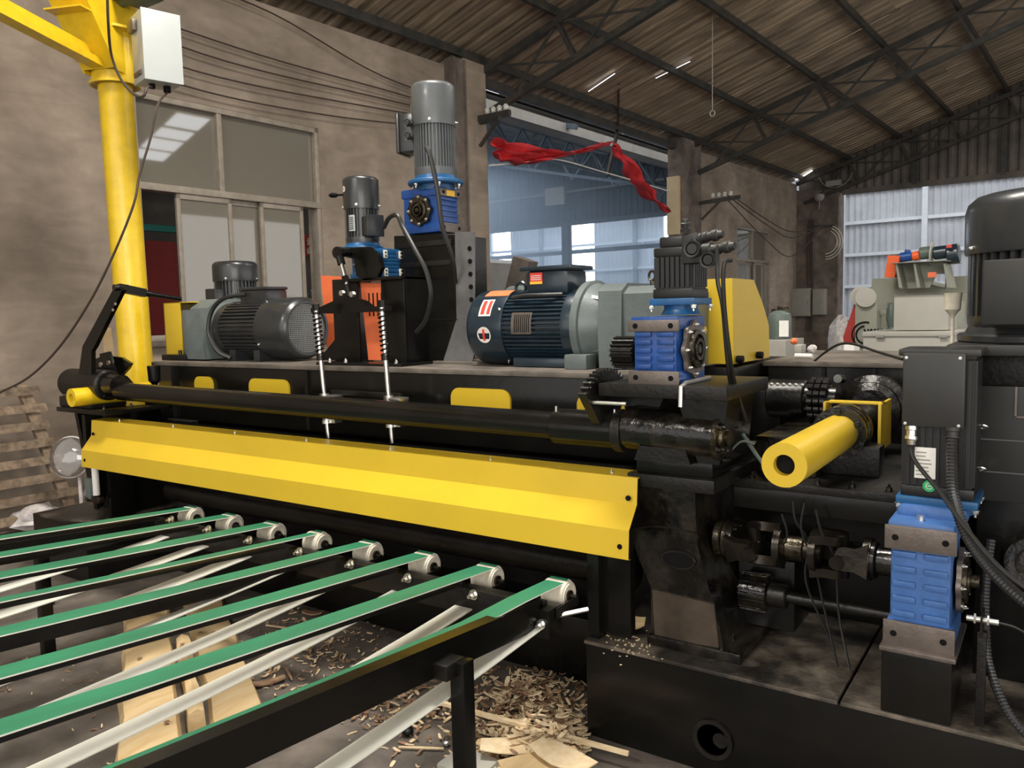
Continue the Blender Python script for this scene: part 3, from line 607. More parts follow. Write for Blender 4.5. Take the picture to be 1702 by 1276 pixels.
def gearbox(name,label,x0,x1,y0,y1,z0,z1,m='blue',flange='x+',plates=('y-',),ribs='y-',fr=.1,top=None,mp='mach',cat='gearbox'):
    """worm gearbox: ribbed cube housing, scalloped output flange, machined mounting pads"""
    t=thing(name,label,cat,((x0+x1)/2,(y0+y1)/2,z0)); e=.012
    c=MB(); c.box(x0+e,x1-e,y0+e,y1-e,z0+e,z1-e,.012)
    h=z1-z0
    for (a,b) in ((z0,z0+h*.2),(z1-h*.2,z1)): c.box(x0+.004,x1-.004,y0+.004,y1-.004,a,b,.008)
    obj('housing',c,m,t)
    # rib bars
    for k in range(5):
        z=z0+h*(.26+.12*k)
        if 'y-' in ribs:
            xm=(x0+x1)/2
            for (a,b) in ((x0+.02,xm-.012),(xm+.012,x1-.02)):
                c=MB(); c.box(a,b,y0+.002,y0+.02,z-.009,z+.009,.003); obj('rib',c,m,t)
        if 'x+' in ribs:
            c=MB(); c.box(x1-.02,x1-.002,y0+.02,y1-.02,z-.009,z+.009,.003); obj('rib',c,m,t)
    # machined pads
    for s in plates:
        for (a,b) in ((z0-.002,z0+h*.2),(z1-h*.22,z1-.012)):
            c=MB()
            if s=='y-': c.box(x0-.004,x1+.004,y0-.006,y0+.006,a,b,.004)
            if s=='x+': c.box(x1-.006,x1+.006,y0-.004,y1+.004,a,b,.004)
            pl=obj('mounting_pad',c,mp,t)
            for q in (.14,.86):
                c=MB(); z=(a+b)/2
                if s=='y-': c.cyl((x0+(x1-x0)*q,y0-.0075,z),(x0+(x1-x0)*q,y0-.004,z),.010,seg=12)
                else: c.cyl((x1+.004,y0+(y1-y0)*q,z),(x1+.0075,y0+(y1-y0)*q,z),.010,seg=12)
                obj('tapped_hole',c,'ink',pl)
    # scalloped flange
    def sc(R,th,base,ax,m_):
        n=8; poly=[]
        for k in range(64):
            a=2*PI*k/64; r=R*(1+.07*math.cos(n*a)); poly.append((r*math.cos(a),r*math.sin(a)))
        c=MB(); q=Vector((0,0,1)).rotation_difference(Vector(ax)).to_matrix().to_4x4(); q=Matrix.Translation(base)@q
        c.prism(poly,'z',0,th,m=q); o=obj('output_flange',c,m_,t)
        c=MB(); c.lathe([(R*.72,th),(R*.70,th+.012),(R*.55,th+.014),(R*.52,th+.002),(R*.42,th+.002),(R*.40,th+.018),(R*.28,th+.018),(R*.26,th-.004),(R*.16,th-.004),(R*.16,th+.016),(0,th+.016)],base,ax,32); obj('bearing_cap',c,'grease',o)
        for k in range(8):
            a=2*PI*k/8; v=q@Vector((R*.9*math.cos(a),R*.9*math.sin(a),th)); inst('bolt',BS,t,v,{'x':RXp,'y':RYm}['x' if abs(ax[0])>.5 else 'y'])
    xm,ym,zm=(x0+x1)/2,(y0+y1)/2,(z0+z1)/2
    if flange=='x+': sc(fr,.014,Vector((x1-.002,ym,zm)),(1,0,0),'mach')
    if flange=='y-': sc(fr,.014,Vector((xm,y0+.002,zm)),(0,-1,0),'grease')
    return t
# =================================================================== PEELING LATHE
# low base block right, with plate top
t=thing('lathe_plinth','long black machine base block at the bottom right with a dusty plate top','machine base',(.2,3.2,0))
bx=obj('base_block',MB().box(-1.53,2.3,2.70,4.6,0,.385,.006),'black',t)
for (a,b) in ((-1.53,-.575),(-.565,.9),(.91,2.3)):
    obj('cover_plate',MB().box(a,b,2.685,4.6,.385,.40,.003),'basetop',t)
c=MB(); q=PY(1185,1238,2.7); c.ring((q.x,2.69,.135),(q.x,2.712,.135),.075,.058,28); obj('port_ring',c,'blackd',t)
c=MB(); c.lathe([(.058,0),(0,0)],(q.x,2.697,.135),(0,-1,0),24); obj('port_hole',c,'ink',t)
c=MB(); c.cyl((q.x+.03,2.692,.14),(q.x+.03,2.70,.14),.028,seg=18); obj('port_boss',c,'blackd',t)
# main lower beam of the lathe between the stands
t=thing('lathe_bed','black lathe bed under the yellow guard between the two end stands','machine bed',(-3.4,3.4,0))
obj('floor_beam',MB().box(-5.2,-1.53,3.09,4.5,0,.30,.004),'black',t)
obj('inner_wall',MB().box(-5.0,-1.5,3.35,3.42,.30,1.05,.004),'blackd',t)
obj('knife_carriage',MB().prism([(3.0,.62),(3.35,.55),(3.35,1.0),(2.95,1.0),(2.88,.9)],'x',-4.95,-1.52),'black',t)
obj('roller_bar',MB().cyl((-4.95,3.1,.56),(-1.5,3.1,.56),.075,seg=28),'blackd',t)
for k in range(7):
    c=MB(); c.box(-4.6+.45*k,-4.48+.45*k,3.0,3.06,.64,.66); c.cyl((-4.54+.45*k,3.02,.66),(-4.54+.45*k,3.02,.69),.012,seg=8); obj('clamp_lug',c,'blackd',t)
obj('ledge_plate',MB().box(-5.0,-1.5,2.72,3.12,1.0,1.03,.003),'black',t)
# upper bed beam with deck
t=thing('lathe_deck','long black upper beam with a dusty deck top carrying the motors','machine deck',(-3.3,3.6,1.05))
obj('deck_beam',MB().box(-5.04,-1.45,3.10,3.72,1.05,1.405,.004),'black',t)
obj('deck_plate',MB().box(-5.06,-1.43,3.08,3.78,1.405,1.43,.003),'deck',t)
for (xa,xb) in ((325,355),(415,481),(749,847),(958,1006)):
    A=PY(xa,700,3.08).x; B_=PY(xb,700,3.08).x
    zt={325:PY(340,626,3.08).z,415:PY(448,630,3.08).z,749:PY(798,646,3.08).z,958:PY(980,655,3.08).z}[xa]
    if xa==958: B_=-1.5
    r=.05; poly=[(A,1.2),(B_,1.2)]+[(B_-r+r*math.cos(a),zt-r+r*math.sin(a)) for a in [PI/2*k/6 for k in range(7)]]+[(A+r-r*math.sin(a),zt-r+r*math.cos(a)) for a in [PI/2*k/6 for k in range(7)]]
    c=MB(); c.prism(poly,'y',3.086,3.099); obj('yellow_plate',c,'yellow',t,label='yellow round-cornered plate on the black beam')
for x in (-4.86,-3.55): obj('stiffener',MB().box(x-.012,x+.012,3.085,3.1,1.06,1.40),'blackd',t)
obj('end_bracket',MB().box(-5.2,-5.04,3.15,3.5,1.34,1.42,.005).box(-5.12,-5.04,3.15,3.5,1.1,1.34),'blackd',t)
# yellow front guard
pf=[(2.80,1.08),(2.685,1.076),(2.676,.975),(2.608,.893),(2.600,.785),(2.62,.78)]
gx0,gx1=-5.15,-1.29
t=thing('yellow_guard','long folded yellow sheet guard across the front of the machine','guard',(-3.2,2.65,.78))
th=.004
for i in range(len(pf)-1):
    pass
c=MB()
inner=[(y+.004,z-(.004 if i<2 else 0)) for i,(y,z) in enumerate(pf)]
c.prism(pf+inner[::-1],'x',gx0,gx1)
obj('folded_sheet',c,'yellow',t)
for x,z in ((gx0+.04,.99),(gx0+.04,.83),(gx1-.03,1.0),(gx1-.035,.83)):
    y=2.667 if z>.9 else 2.604
    c=MB(); c.cyl((x,y-.004,z),(x,y+.003,z),.010,seg=12); obj('screw_hole',c,'ink',t)
for k in range(7):
    inst('bolt',BS,t,(-4.9+.58*k,2.73,1.077))
# left end stand
t=thing('left_stand','black end stand at the far left end of the machine','machine stand',(-5.42,3.1,0))
obj('plinth',MB().box(-5.9,-5.2,2.62,4.3,0,.385,.006),'blackd',t)
obj('plinth_top',MB().prism([(-5.49,2.6),(-5.18,2.72),(-5.18,4.3),(-5.95,4.3),(-5.75,2.6)],'z',.385,.40),'basetop',t)
obj('column',MB().box(-5.64,-5.22,2.93,3.5,.40,1.12,.006),'black',t)
obj('front_flange',MB().box(-5.20,-5.16,2.78,2.95,.40,1.12,.004),'black',t)
obj('side_plate',MB().prism([(2.80,1.13),(3.3,1.13),(3.3,.45),(3.02,.45),(2.86,.62)],'x',-5.60,-5.56),'black',t)
obj('cheek_plate',MB().prism([(2.70,1.10),(3.0,1.10),(3.0,.95),(2.78,.48),(2.74,.46),(2.70,.9)],'x',-5.30,-5.26),'black',t)
obj('top_plate',MB().box(-5.50,-4.9,2.64,3.4,1.12,1.15,.004),'black',t)
c=MB(); c.box(-5.5,-5.1,2.66,2.9,1.15,1.22,.01); obj('bearing_foot',c,'blackd',t)
c=MB(); c.cyl((-5.50,2.75,1.30),(-5.02,2.75,1.30),.098,seg=30,bev=.012); obj('bearing_housing',c,'blackd',t)
c=MB(); c.cyl((-5.03,2.75,1.30),(-4.9,2.75,1.30),.075,.066,seg=30); obj('gland',c,'oily',t)
for k in range(6):
    a=2*PI*k/6; inst('bolt',BD_,t,(-5.03,2.75+.08*math.cos(a),1.30+.08*math.sin(a)),RXp)
for x in (-5.45,-5.15,-4.98):
    for y in (2.68,2.86): inst('bolt',BD_,t,(x,y,1.15 if x>-5.1 else 1.22))
# chute of thin valve under guard left (hydraulic cylinder)
t=thing('pneumatic_valve','small grey pneumatic valve with a white rod under the left end of the guard','valve',(-5.25,2.72,.5))
q=PY(160,810,2.72)
obj('rod',MB().cyl((q.x,2.72,q.z-.05),(q.x,2.72,.80),.022,seg=14),'paper',t)
obj('body',MB().box(q.x-.09,q.x-.03,2.69,2.75,q.z-.08,q.z+.06,.008),'greycast',t)
obj('clevis',MB().box(q.x-.12,q.x+.06,2.70,2.74,q.z-.10,q.z-.06,.006).cyl((q.x-.06,2.68,q.z-.08),(q.x-.06,2.77,q.z-.08),.014,seg=10),'grease',t)
# yellow bush left
c=MB(); c.ring(PY(118,661,2.55),PY(118,661,2.55)+Vector((0,.55,0)),.058,.026,28)
q=PY(118,661,2.55)
single('yellow_bush','' or c,'yellow2','short yellow tube with a hole sticking out left of the pivot bearing','tube',org=tuple(q))
# pivot pipe
t=thing('pivot_pipe','long glossy black pipe running along the front of the machine above the yellow guard','pipe',(-3.1,2.75,1.18))
obj('pipe',MB().cyl((-4.9,2.75,1.265),(-1.62,2.75,1.24),.056,seg=36),'black',t)
obj('sleeve',MB().cyl((-1.68,2.75,1.24),(-1.38,2.75,1.24),.072,seg=36,bev=.006),'black',t)
obj('clamp_collar',MB().cyl((-1.40,2.75,1.24),(-1.36,2.75,1.24),.083,seg=36,bev=.004),'blackd',t)
for x in (-1.66,-1.40): obj('grease_screw',MB().cyl((x,2.72,1.30),(x,2.72,1.325),.006,seg=8),'zinc',t)
# lever at left going up to the link
t=thing('lift_lever','bent black flat-bar lever rising from the left bearing to a link rod','lever',(-5.3,2.75,1.36))
P_=[PX(*q,-5.3) for q in ((140,630),(150,580),(195,480),(205,487),(163,580),(161,630))]
Pq=[(139,632),(135,600),(142,575),(190,473),(203,489),(165,572),(153,580),(155,632)]
Pq=[(130,625),(137,575),(141,568),(192,473),(203,482),(156,577),(152,583),(152,625)]
obj('bar',MB().plate([PY(x,y,2.68) for x,y in Pq],.028,(0,1,0)),'black',t)
for q in ((191,505),(187,515)):
    v=PY(q[0],q[1],2.675); obj('pin_hole',MB().cyl(v,v+Vector((0,.006,0)),.009,seg=12),'plaster',t)
A=PY(197,478,2.69); B_=PY(240,487,2.85); Cq=PY(300,497,3.1)
obj('clevis',MB().beam(A,B_,.05,.05),'blackd',t)
obj('link_rod',MB().cyl(B_,Cq,.016,.014,seg=14).cyl(B_,B_.lerp(Cq,.15),.02,seg=14),'black',t)
obj('pivot_pin',MB().cyl(A+Vector((0,-.03,0)),A+Vector((0,.06,0)),.02,seg=14),'oily',t)
# toothed quadrant/plates near left bearing
t=thing('index_quadrant','black bracket plate with two holes and a fan-shaped quadrant behind the left bearing','bracket',(-5.0,2.85,1.36))
obj('bracket_plate',MB().plate([PY(x,y,2.86) for x,y in ((155,598),(166,593),(165,588),(181,584),(184,592),(196,632),(172,637),(160,625))],.015,(0,1,0)),'black',t)
for q in ((166,606),(179,603)):
    v=PY(q[0],q[1],2.85); obj('hole',MB().cyl(v,v+Vector((0,.012,0)),.016,seg=14),'plaster',t)
obj('quadrant',MB().plate([PY(x,y,2.9) for x,y in ((186,592),(202,594),(217,604),(213,612),(200,626),(192,622),(190,606))],.02,(0,1,0)),'black',t)
obj('web',MB().plate([PY(x,y,2.84) for x,y in ((196,622),(205,626),(222,645),(190,645))],.03,(0,1,0)),'black',t)
c=MB(); q=PY(254,590,3.02); c.lathe([(.02,0),(.02,.05),(.038,.07),(.042,.17),(.03,.17)],(q.x,3.02,q.z-.24),(0,0,1),14); c.cyl((q.x,3.02,q.z-.32),(q.x,3.02,q.z-.2),.012,seg=8); c.box(q.x-.06,q.x+.06,2.98,3.07,q.z-.34,q.z-.31)
single('oil_cup','' or c,'black','small black oil cup standing in front of the yellow pole','oiler',org=(q.x,3.02,q.z-.34))
# right end stand: cast body on the base block
t=thing('right_stand','big black cast stand with an oval hole, right of the yellow guard','machine stand',(-1.13,3.0,.4))
YF=2.80
def SP(x,y): v=PY(x,y,YF); return (v.x,v.z)
body=[SP(1083,1066),SP(1204,1090),SP(1190,1010),SP(1172,960),SP(1158,900),SP(1154,795),SP(1062,782),SP(1048,880),SP(1060,925),SP(1082,975)]
body[0]=(body[0][0],.42); body[1]=(body[1][0],.42)
c=MB(); c.prism(body,'y',YF,3.3); obj('cast_body',c,'oily',t)
obj('face_plate',MB().prism([SP(1086,978),SP(1188,1003),SP(1196,1075),SP(1090,1055)],'y',2.79,2.80),'brown',t)
obj('foot_plate',MB().box(-1.30,-.93,2.775,3.4,.40,.44,.006),'oily',t)
for (x,y) in ((-1.0,2.9),(-1.0,3.25)): inst('bolt',BD_,t,(x,y,.44))
q=PY(1127,930,2.795); c=MB(); 
pts=[(q.x+.062*math.cos(2*PI*k/24),q.z+.03*math.sin(2*PI*k/24)) for k in range(24)]
c.prism(pts,'y',2.792,2.799); obj('oval_hole',c,'ink',t)
c=MB(); c.tube([(q.x+.065*math.cos(2*PI*k/24),2.795,q.z+.033*math.sin(2*PI*k/24)) for k in range(24)],.006,6,closed=True); obj('hole_rim',c,'blackd',t)
obj('weld_seam',MB().tube([PY(x,y,2.797) for x,y in ((1050,878),(1080,874),(1120,877),(1157,886))],.004,6),'blackd',t)
obj('upper_block',MB().box(SP(1062,0)[0],-1.02,2.74,3.25,1.09,1.145,.006),'black',t)
obj('step_plate',MB().box(-1.34,-1.0,2.70,3.2,1.04,1.09,.005),'blackd',t)
for x in (-1.22,-1.12,-1.04): inst('bolt',BD_,t,(x,2.76,1.145),scale=(1.5,1.5,1.5))
obj('bearing_saddle',MB().prism([(-1.30,1.145),(-1.08,1.145),(-1.10,1.20),(-1.28,1.20)],'y',2.68,2.85),'blackd',t)
obj('inner_leg',MB().box(-1.53,-1.48,2.72,2.78,.40,1.03).box(-1.50,-1.36,2.76,2.80,.42,1.04),'black',t)
c=MB(); c.cyl((-1.36,2.75,1.255),(-.99,2.75,1.24),.083,seg=36,bev=.008); obj('bearing_housing',c,'oily',t)
c=MB(); c.lathe([(.088,0),(.09,.02),(.07,.024),(.066,.034),(.05,.036),(.048,.028),(.03,.028),(.03,.04),(0,.04)],(-1.0,2.75,1.24),(1,0,0),32); o=obj('end_cap',c,'grease',t,label='greasy round end cap')
for k in range(6):
    a=2*PI*k/6+.4; inst('bolt',BD_,t,(-.98,2.75+.078*math.cos(a),1.24+.078*math.sin(a)),RXp)
# gearbox table above it
obj('gearbox_table',MB().box(-1.42,-.93,2.63,3.10,1.385,1.432,.004),'blackd',t)
obj('table_web',MB().prism([(-1.36,1.2),(-1.30,1.2),(-1.22,1.385),(-1.40,1.385)],'y',2.78,2.84).prism([(-1.06,1.15),(-.98,1.15),(-.95,1.385),(-1.14,1.385)],'y',2.7,3.0),'black',t)
# blue gearbox C with servo on top
gC=gearbox('blue_gearbox','vivid blue worm gearbox with grey pads in front of the yellow hood','',0,0,0,0) if False else None
q0=PY(1051,640,2.66); q1=PY(1120,640,2.66)
gC=gearbox('worm_gearbox','vivid blue worm gearbox with a round flange in front of the yellow hood',-1.305,-1.115,2.66,2.93,1.432,1.675,'blue','x+',('y-',),'y-',.10)
for o in gC.children:
    if o.name.startswith('housing'): pass
c=MB(); v=Vector((-1.108,2.89,1.62)); c.cyl(v,v+Vector((.006,0,0)),.013,seg=14); obj('yellow_mark',c,'yellow',gC)
c=MB(); c.tube([(-1.09,2.90,1.44),(-1.09,2.66,1.44),(-1.09,2.62,1.43),(-1.09,2.615,1.36)],.008,8); single('bent_rod',c,'zinc','bent pale rod hanging off the table below the vivid blue gearbox','rod',org=(-1.09,2.68,1.33))
def servo(name,label,cx,cy,z0,hw,hd,hgt,fl='bluef',conn=True,flp=.03,capm='servo'):
    t=thing(name,label,'motor',(cx,cy,z0))
    obj('flange',MB().box(cx-hw-flp,cx+hw+flp,cy-hd-flp,cy+hd+flp,z0+.035,z0+.06,.005),fl,t)
    c=MB(); c.lathe([(hw*.95,0),(hw*.8,.02),(hw*.8,.04)],(cx,cy,z0),(0,0,1),28); obj('spigot',c,fl,t)
    for sx in (-1,1):
        for sy in (-1,1): inst('bolt',BZ,t,(cx+sx*(hw+flp*.4),cy+sy*(hd+flp*.4),z0+.035),(PI,0,0))
    obj('front_cap',MB().box(cx-hw,cx+hw,cy-hd,cy+hd,z0+.06,z0+.095,.006),capm,t)
    zt=z0+hgt
    c=MB(); b=.018
    n=int(hw*2/.022)
    pts=[]
    def side(ax,s):
        pass
    c.box(cx-hw+.008,cx+hw-.008,cy-hd+.008,cy+hd-.008,z0+.095,zt-.03)
    for k in range(n):
        u=cx-hw+.02+(2*hw-.04)*k/(n-1)
        c.box(u-.006,u+.006,cy-hd,cy-hd+.012,z0+.1,zt-.035); c.box(u-.006,u+.006,cy+hd-.012,cy+hd,z0+.1,zt-.035)
    n=int(hd*2/.022)
    for k in range(n):
        u=cy-hd+.02+(2*hd-.04)*k/(n-1)
        c.box(cx+hw-.012,cx+hw,u-.006,u+.006,z0+.1,zt-.035); c.box(cx-hw,cx-hw+.012,u-.006,u+.006,z0+.1,zt-.035)
    obj('ribbed_body',c,'servo',t)
    obj('rear_cap',MB().box(cx-hw+.002,cx+hw-.002,cy-hd+.002,cy+hd-.002,zt-.035,zt,.008),capm,t)
    return t
s1=servo('servo_motor','tall black servo motor standing on the vivid blue gearbox',-1.175,2.83,1.68,.078,.078,.245,flp=.010,conn=True)
obj('encoder_box',MB().box(-1.235,-1.135,2.77,2.9,1.925,1.965,.01),'servo',s1)
def connector(t,base,dirv,r=.022,L=.09,m='plug'):
    d=Vector(dirv).normalized(); b=Vector(base)
    c=MB(); c.lathe([(r*1.1,0),(r*1.1,.012),(r*.9,.014),(r*.9,.03),(r*1.15,.032),(r*1.15,L*.7),(r*.9,L*.75),(r*.7,L),(0,L)],b,d,14); return obj('connector',c,m,t)
connector(s1,(-1.10,2.755,1.945),(1,-.15,.05),.018,.06); connector(s1,(-1.12,2.74,1.975),(.1,-.3,1),.016,.045); connector(s1,(-1.05,2.745,1.95),(1,-.1,.1),.018,.07); connector(s1,(-1.08,2.74,1.905),(1,-.2,0),.02,.09); connector(s1,(-1.0,2.73,1.905),(1,-.2,.1),.018,.07); connector(s1,(-1.08,2.73,1.91),(0,-1,0),.026,.03); connector(s1,(-1.02,2.72,1.87),(0,-1,-.1),.024,.025)
obj('connector_block',MB().box(-1.135,-1.07,2.735,2.79,1.86,1.97,.012),'plug',s1)
for lab,pp in (('right-hand black cable hanging from the servo plugs past the yellow hood',((1216,432,2.68),(1205,436,2.66),(1202,462,2.66),(1205,520,2.68),(1213,590,2.72),(1222,640,2.8),(1240,700,2.9))),('left-hand black cable hanging from the servo plugs past the yellow hood',((1192,412,2.69),(1192,440,2.67),(1193,470,2.67),(1201,510,2.68),(1208,590,2.72),(1215,640,2.8),(1236,705,2.92)))):
    pts=[PY(x,y,Y) for x,y,Y in pp]
    single('servo_cable',MB().tube(crv(pts,6),.0075,7),'cable',lab,'cable',org=tuple(pts[-1]))
# pinion and toothed sector driven by the gearbox
def gearpoly(R,n,dep,c0=(0,0),a0=0,a1=2*PI,inner=None):
    pts=[]
    N_=int(n*(a1-a0)/(2*PI))
    for k in range(N_):
        for da,r in ((-.5,R-dep),(-.28,R-dep),(-.14,R),(.14,R),(.28,R-dep)):
            a=a0+(k+.5+da)/n*2*PI; pts.append((c0[0]+r*math.cos(a),c0[1]+r*math.sin(a)))
    if inner is not None: pts+=inner
    return pts
c=MB(); c.prism(gearpoly(.062,18,.012,(2.78,1.54)),'x',-1.42,-1.33); c.cyl((-1.42,2.78,1.54),(-1.30,2.78,1.54),.03,seg=16); single('pinion_gear',c,'blackd','dark pinion gear on the left side of the vivid blue gearbox','gear',org=(-1.37,2.78,1.48))
c=MB(); cc=(2.75,1.25); c.prism(gearpoly(.23,52,.012,cc,PI*.22,PI*.80,[(cc[0]-.07,cc[1]+.02),(cc[0]+.07,cc[1]+.02)]),'x',-1.475,-1.44); single('sector_gear',c,'blackd','large toothed sector clamped on the pivot pipe left of the vivid blue gearbox','gear',org=(-1.46,2.75,1.25))
c=MB(); c.cyl((-1.44,2.62,1.36),(-1.30,2.62,1.36),.007,seg=8); c.lathe([(.012,0),(.012,.01),(0,.01)],(-1.445,2.62,1.36),(-1,0,0),8); single('stop_screw',c,'zinc','thin stop screw beside the toothed sector','screw',org=(-1.38,2.62,1.35))
# ------------------------------------------------------------- drive side: cardan shaft
t=thing('cardan_shaft','oily double universal-joint shaft between the right stand and the paler blue gearbox','shaft',(-.78,2.95,.80))
def yoke(a,d,R,flip,rot):
    """U-joint half: flange + two ears"""
    a=Vector(a); d=Vector(d).normalized(); q=Vector((0,0,1)).rotation_difference(d).to_matrix().to_4x4(); m=Matrix.Translation(a)@q@Matrix.Rotation(rot,4,'Z')
    c=MB()
    for s in (-1,1):
        poly=[(-.05,0),(.05,0),(.034,.045)]+[(.036*math.cos(q_),.082+.036*math.sin(q_)) for q_ in [PI*k/8-.2 for k in range(10)]]+[(-.034,.045)]
        # ear in local plane y (thickness) : polygon in x,z
        c.prism([(x*R/.066,z*R/.085) for x,z in poly],'y',s*R*.55,s*R*.95,m=m)
    return c,m
x0=-1.08; zc=.815; yc=2.95
obj('flange',MB().cyl((x0,yc,zc),(x0+.03,yc,zc),.068,seg=28,bev=.004).cyl((x0+.034,yc,zc),(x0+.062,yc,zc),.072,seg=28,bev=.004),'grease',t)
for k in range(6):
    a=2*PI*k/6; inst('bolt',BD_,t,(x0+.062,yc+.056*math.cos(a),zc+.056*math.sin(a)),RXp)
for (xa,dx,rot,rr) in ((x0+.055,1,.35,.078),(x0+.25,-1,.35+PI/2,.082),(x0+.36,1,.1+PI/2,.082),(x0+.555,-1,.1,.078)):
    c,m=yoke((xa,yc,zc),(dx,0,0),rr,0,rot); c.cyl((xa-.004*dx,yc,zc),(xa+.02*dx,yc,zc),rr*.95,seg=24); obj('yoke',c,'forged',t)
for xm,rot in ((x0+.15,.35),(x0+.457,.1)):
    c=MB()
    for r_ in (rot,rot+PI/2):
        d=Vector((0,math.cos(r_),math.sin(r_))); 
        c.cyl(Vector((xm,yc,zc))-d*.082,Vector((xm,yc,zc))+d*.082,.026,seg=18)
        d=Vector((0,-math.sin(r_),math.cos(r_)))
    c.lathe([(.001,-.025),(.028,-.02),(.03,0),(.028,.02),(.001,.025)],(xm,yc,zc),(1,0,0),14)
    obj('cross_spider',c,'forged',t)
obj('slip_tube',MB().cyl((x0+.22,yc,zc),(x0+.39,yc,zc),.036,seg=22).cyl((x0+.265,yc,zc),(x0+.33,yc,zc),.045,seg=22,bev=.004),'grease',t)
obj('end_flange',MB().cyl((x0+.545,yc,zc),(x0+.575,yc,zc),.066,seg=28,bev=.004).cyl((x0+.575,yc,zc),(x0+.645,yc,zc),.05,seg=24,bev=.003),'oily',t)
# lower chain sprocket shaft
t=thing('sprocket_shaft','black toothed sprocket on a low shaft running right under the universal joints','shaft',(-.9,3.0,.6))
c=MB(); c.prism(gearpoly(.075,22,.012,(3.02,.60)),'x',-1.0,-.90); obj('sprocket',c,'oily',t)
obj('hub',MB().cyl((-.9,3.02,.60),(-.83,3.02,.60),.045,seg=20,bev=.004),'blackd',t)
obj('rod',MB().cyl((-.85,3.02,.60),(-.42,3.02,.60),.022,seg=16),'blackd',t)
obj('side_bracket',MB().box(-1.04,-.82,3.08,3.3,.44,.72,.006),'black',t)
# pedestal + pale blue gearbox D + big servo
t=thing('gearbox_pedestal','black box pedestal carrying the paler blue gearbox at the right','pedestal',(-.33,2.85,.4))
obj('box',MB().box(-.445,-.245,2.69,3.0,.40,.605,.006),'black',t); obj('cap_plate',MB().box(-.45,-.235,2.68,3.02,.605,.62,.003),'mach',t)
gD=gearbox('worm_gearbox','paler blue worm gearbox with big grey pads on the black pedestal at the right','' and 0 or -.44,-.245,2.71,2.99,.62,1.02,'blue2','x+',('y-',),'y-',.10)
obj('top_plug',MB().cyl((-.35,2.76,1.015),(-.35,2.76,1.035),.012,seg=8),'zinc',gD)
obj('input_neck',MB().box(-.425,-.225,2.80,3.03,1.0,1.057,.02),'blue2',gD)
obj('output_stub',MB().cyl((-.235,2.85,.82),(-.19,2.85,.82),.022,seg=14),'grease',gD)
s2=servo('servo_motor','very tall black servo motor with a label above the paler blue gearbox',-.315,2.93,1.02,.105,.10,.535,'bluef',capm='servo',flp=.012)
obj('front_cover',MB().box(-.415,-.24,2.80,2.835,1.31,1.545,.006).box(-.43,-.20,2.815,3.02,1.535,1.556,.004),'servogrey',s2)
for (x,z) in ((-.405,1.53),(-.255,1.53),(-.405,1.32),(-.255,1.32)): inst('bolt',BS,s2,(x,2.80,z),(PI/2,0,0),scale=(.6,.6,.4))
obj('rating_plate',MB().box(-.378,-.318,2.822,2.829,1.142,1.242),'paper',s2)
pl=s2.children[-1]
c=MB()
for k in range(7): c.box(-.374,-.374+random.uniform(.02,.045),2.8205,2.822,1.152+.012*k,1.156+.012*k)
obj('print',c,'cabinet',pl)
q=Vector((-.335,2.829,1.118)); o=obj('round_sticker',MB().cyl(q,q+Vector((0,-.003,0)),.019,seg=24),'greenlab',s2,label='green round sticker'); 
c=MB(); c.torus(q+Vector((0,-.004,0)),(0,1,0),.010,.0015,14,5); c.box(q.x-.006,q.x+.006,q.y-.005,q.y-.003,q.z-.001,q.z+.002); obj('print',c,'paper',o)
o=connector(s2,(-.387,2.815,1.31),(0,-.15,-1),.017,.06,'zinc')
connector(s2,(-.272,2.805,1.315),(0,-.1,-1),.02,.04,'plug')
pts=[(-.272,2.795,1.28),(-.268,2.78,1.20),(-.255,2.74,1.10),(-.20,2.64,1.0),(-.10,2.52,.92),(.05,2.42,.85),(.2,2.4,.8)]
def conduit(name,label,pts,r,parent=None,dens=.011):
    P=crv(pts,14); L=[0]
    for a,b in zip(P,P[1:]): L.append(L[-1]+(b-a).length)
    n=int(L[-1]/(dens/2)); out=[];rr=[]
    j=0
    for i in range(n+1):
        s=L[-1]*i/n
        while j<len(L)-2 and L[j+1]<s: j+=1
        out.append(P[j].lerp(P[j+1],(s-L[j])/max(1e-6,L[j+1]-L[j]))); rr.append(r if i%2 else r*.86)
    return single(name,MB().tube(out,rr,10),'hose',label,'hose',org=tuple(P[0]))
conduit('corrugated_conduit','thick corrugated black conduit curving from the big servo to the right edge',pts,.0175)
conduit('corrugated_conduit','corrugated black conduit hanging down right of the paler blue gearbox',[(-.165,2.9,.95),(-.175,2.88,.8),(-.17,2.86,.66),(-.15,2.8,.56),(-.08,2.7,.46),(.06,2.6,.405)],.014)
single('sensor_cable',MB().tube(crv([(-.387,2.808,1.25),(-.38,2.79,1.22),(-.36,2.775,1.19),(-.29,2.72,1.12),(-.2,2.62,1.03),(-.1,2.5,.96),(.05,2.4,.9)],7),.007,7),'cable','thin black cable leaving the shiny plug of the big servo','cable',org=(-.387,2.81,1.25))
t=thing('proximity_sensor','thin post with a brass proximity sensor right of the paler blue gearbox','sensor',(-.17,2.75,.4))
obj('post',MB().box(-.185,-.16,2.74,2.765,.40,.70,.003),'blackd',t); obj('tab',MB().box(-.176,-.170,2.71,2.80,.69,.76),'grease',t)
obj('sensor',MB().cyl((-.215,2.75,.735),(-.13,2.75,.735),.010,seg=12).cyl((-.195,2.75,.735),(-.19,2.75,.735),.017,seg=6).cyl((-.16,2.75,.735),(-.155,2.75,.735),.017,seg=6),'zinc',t)
obj('lead',MB().tube(crv([(-.13,2.75,.735),(-.08,2.74,.73),(-.02,2.72,.70),(.08,2.7,.64)],6),.004,6),'cable',t)
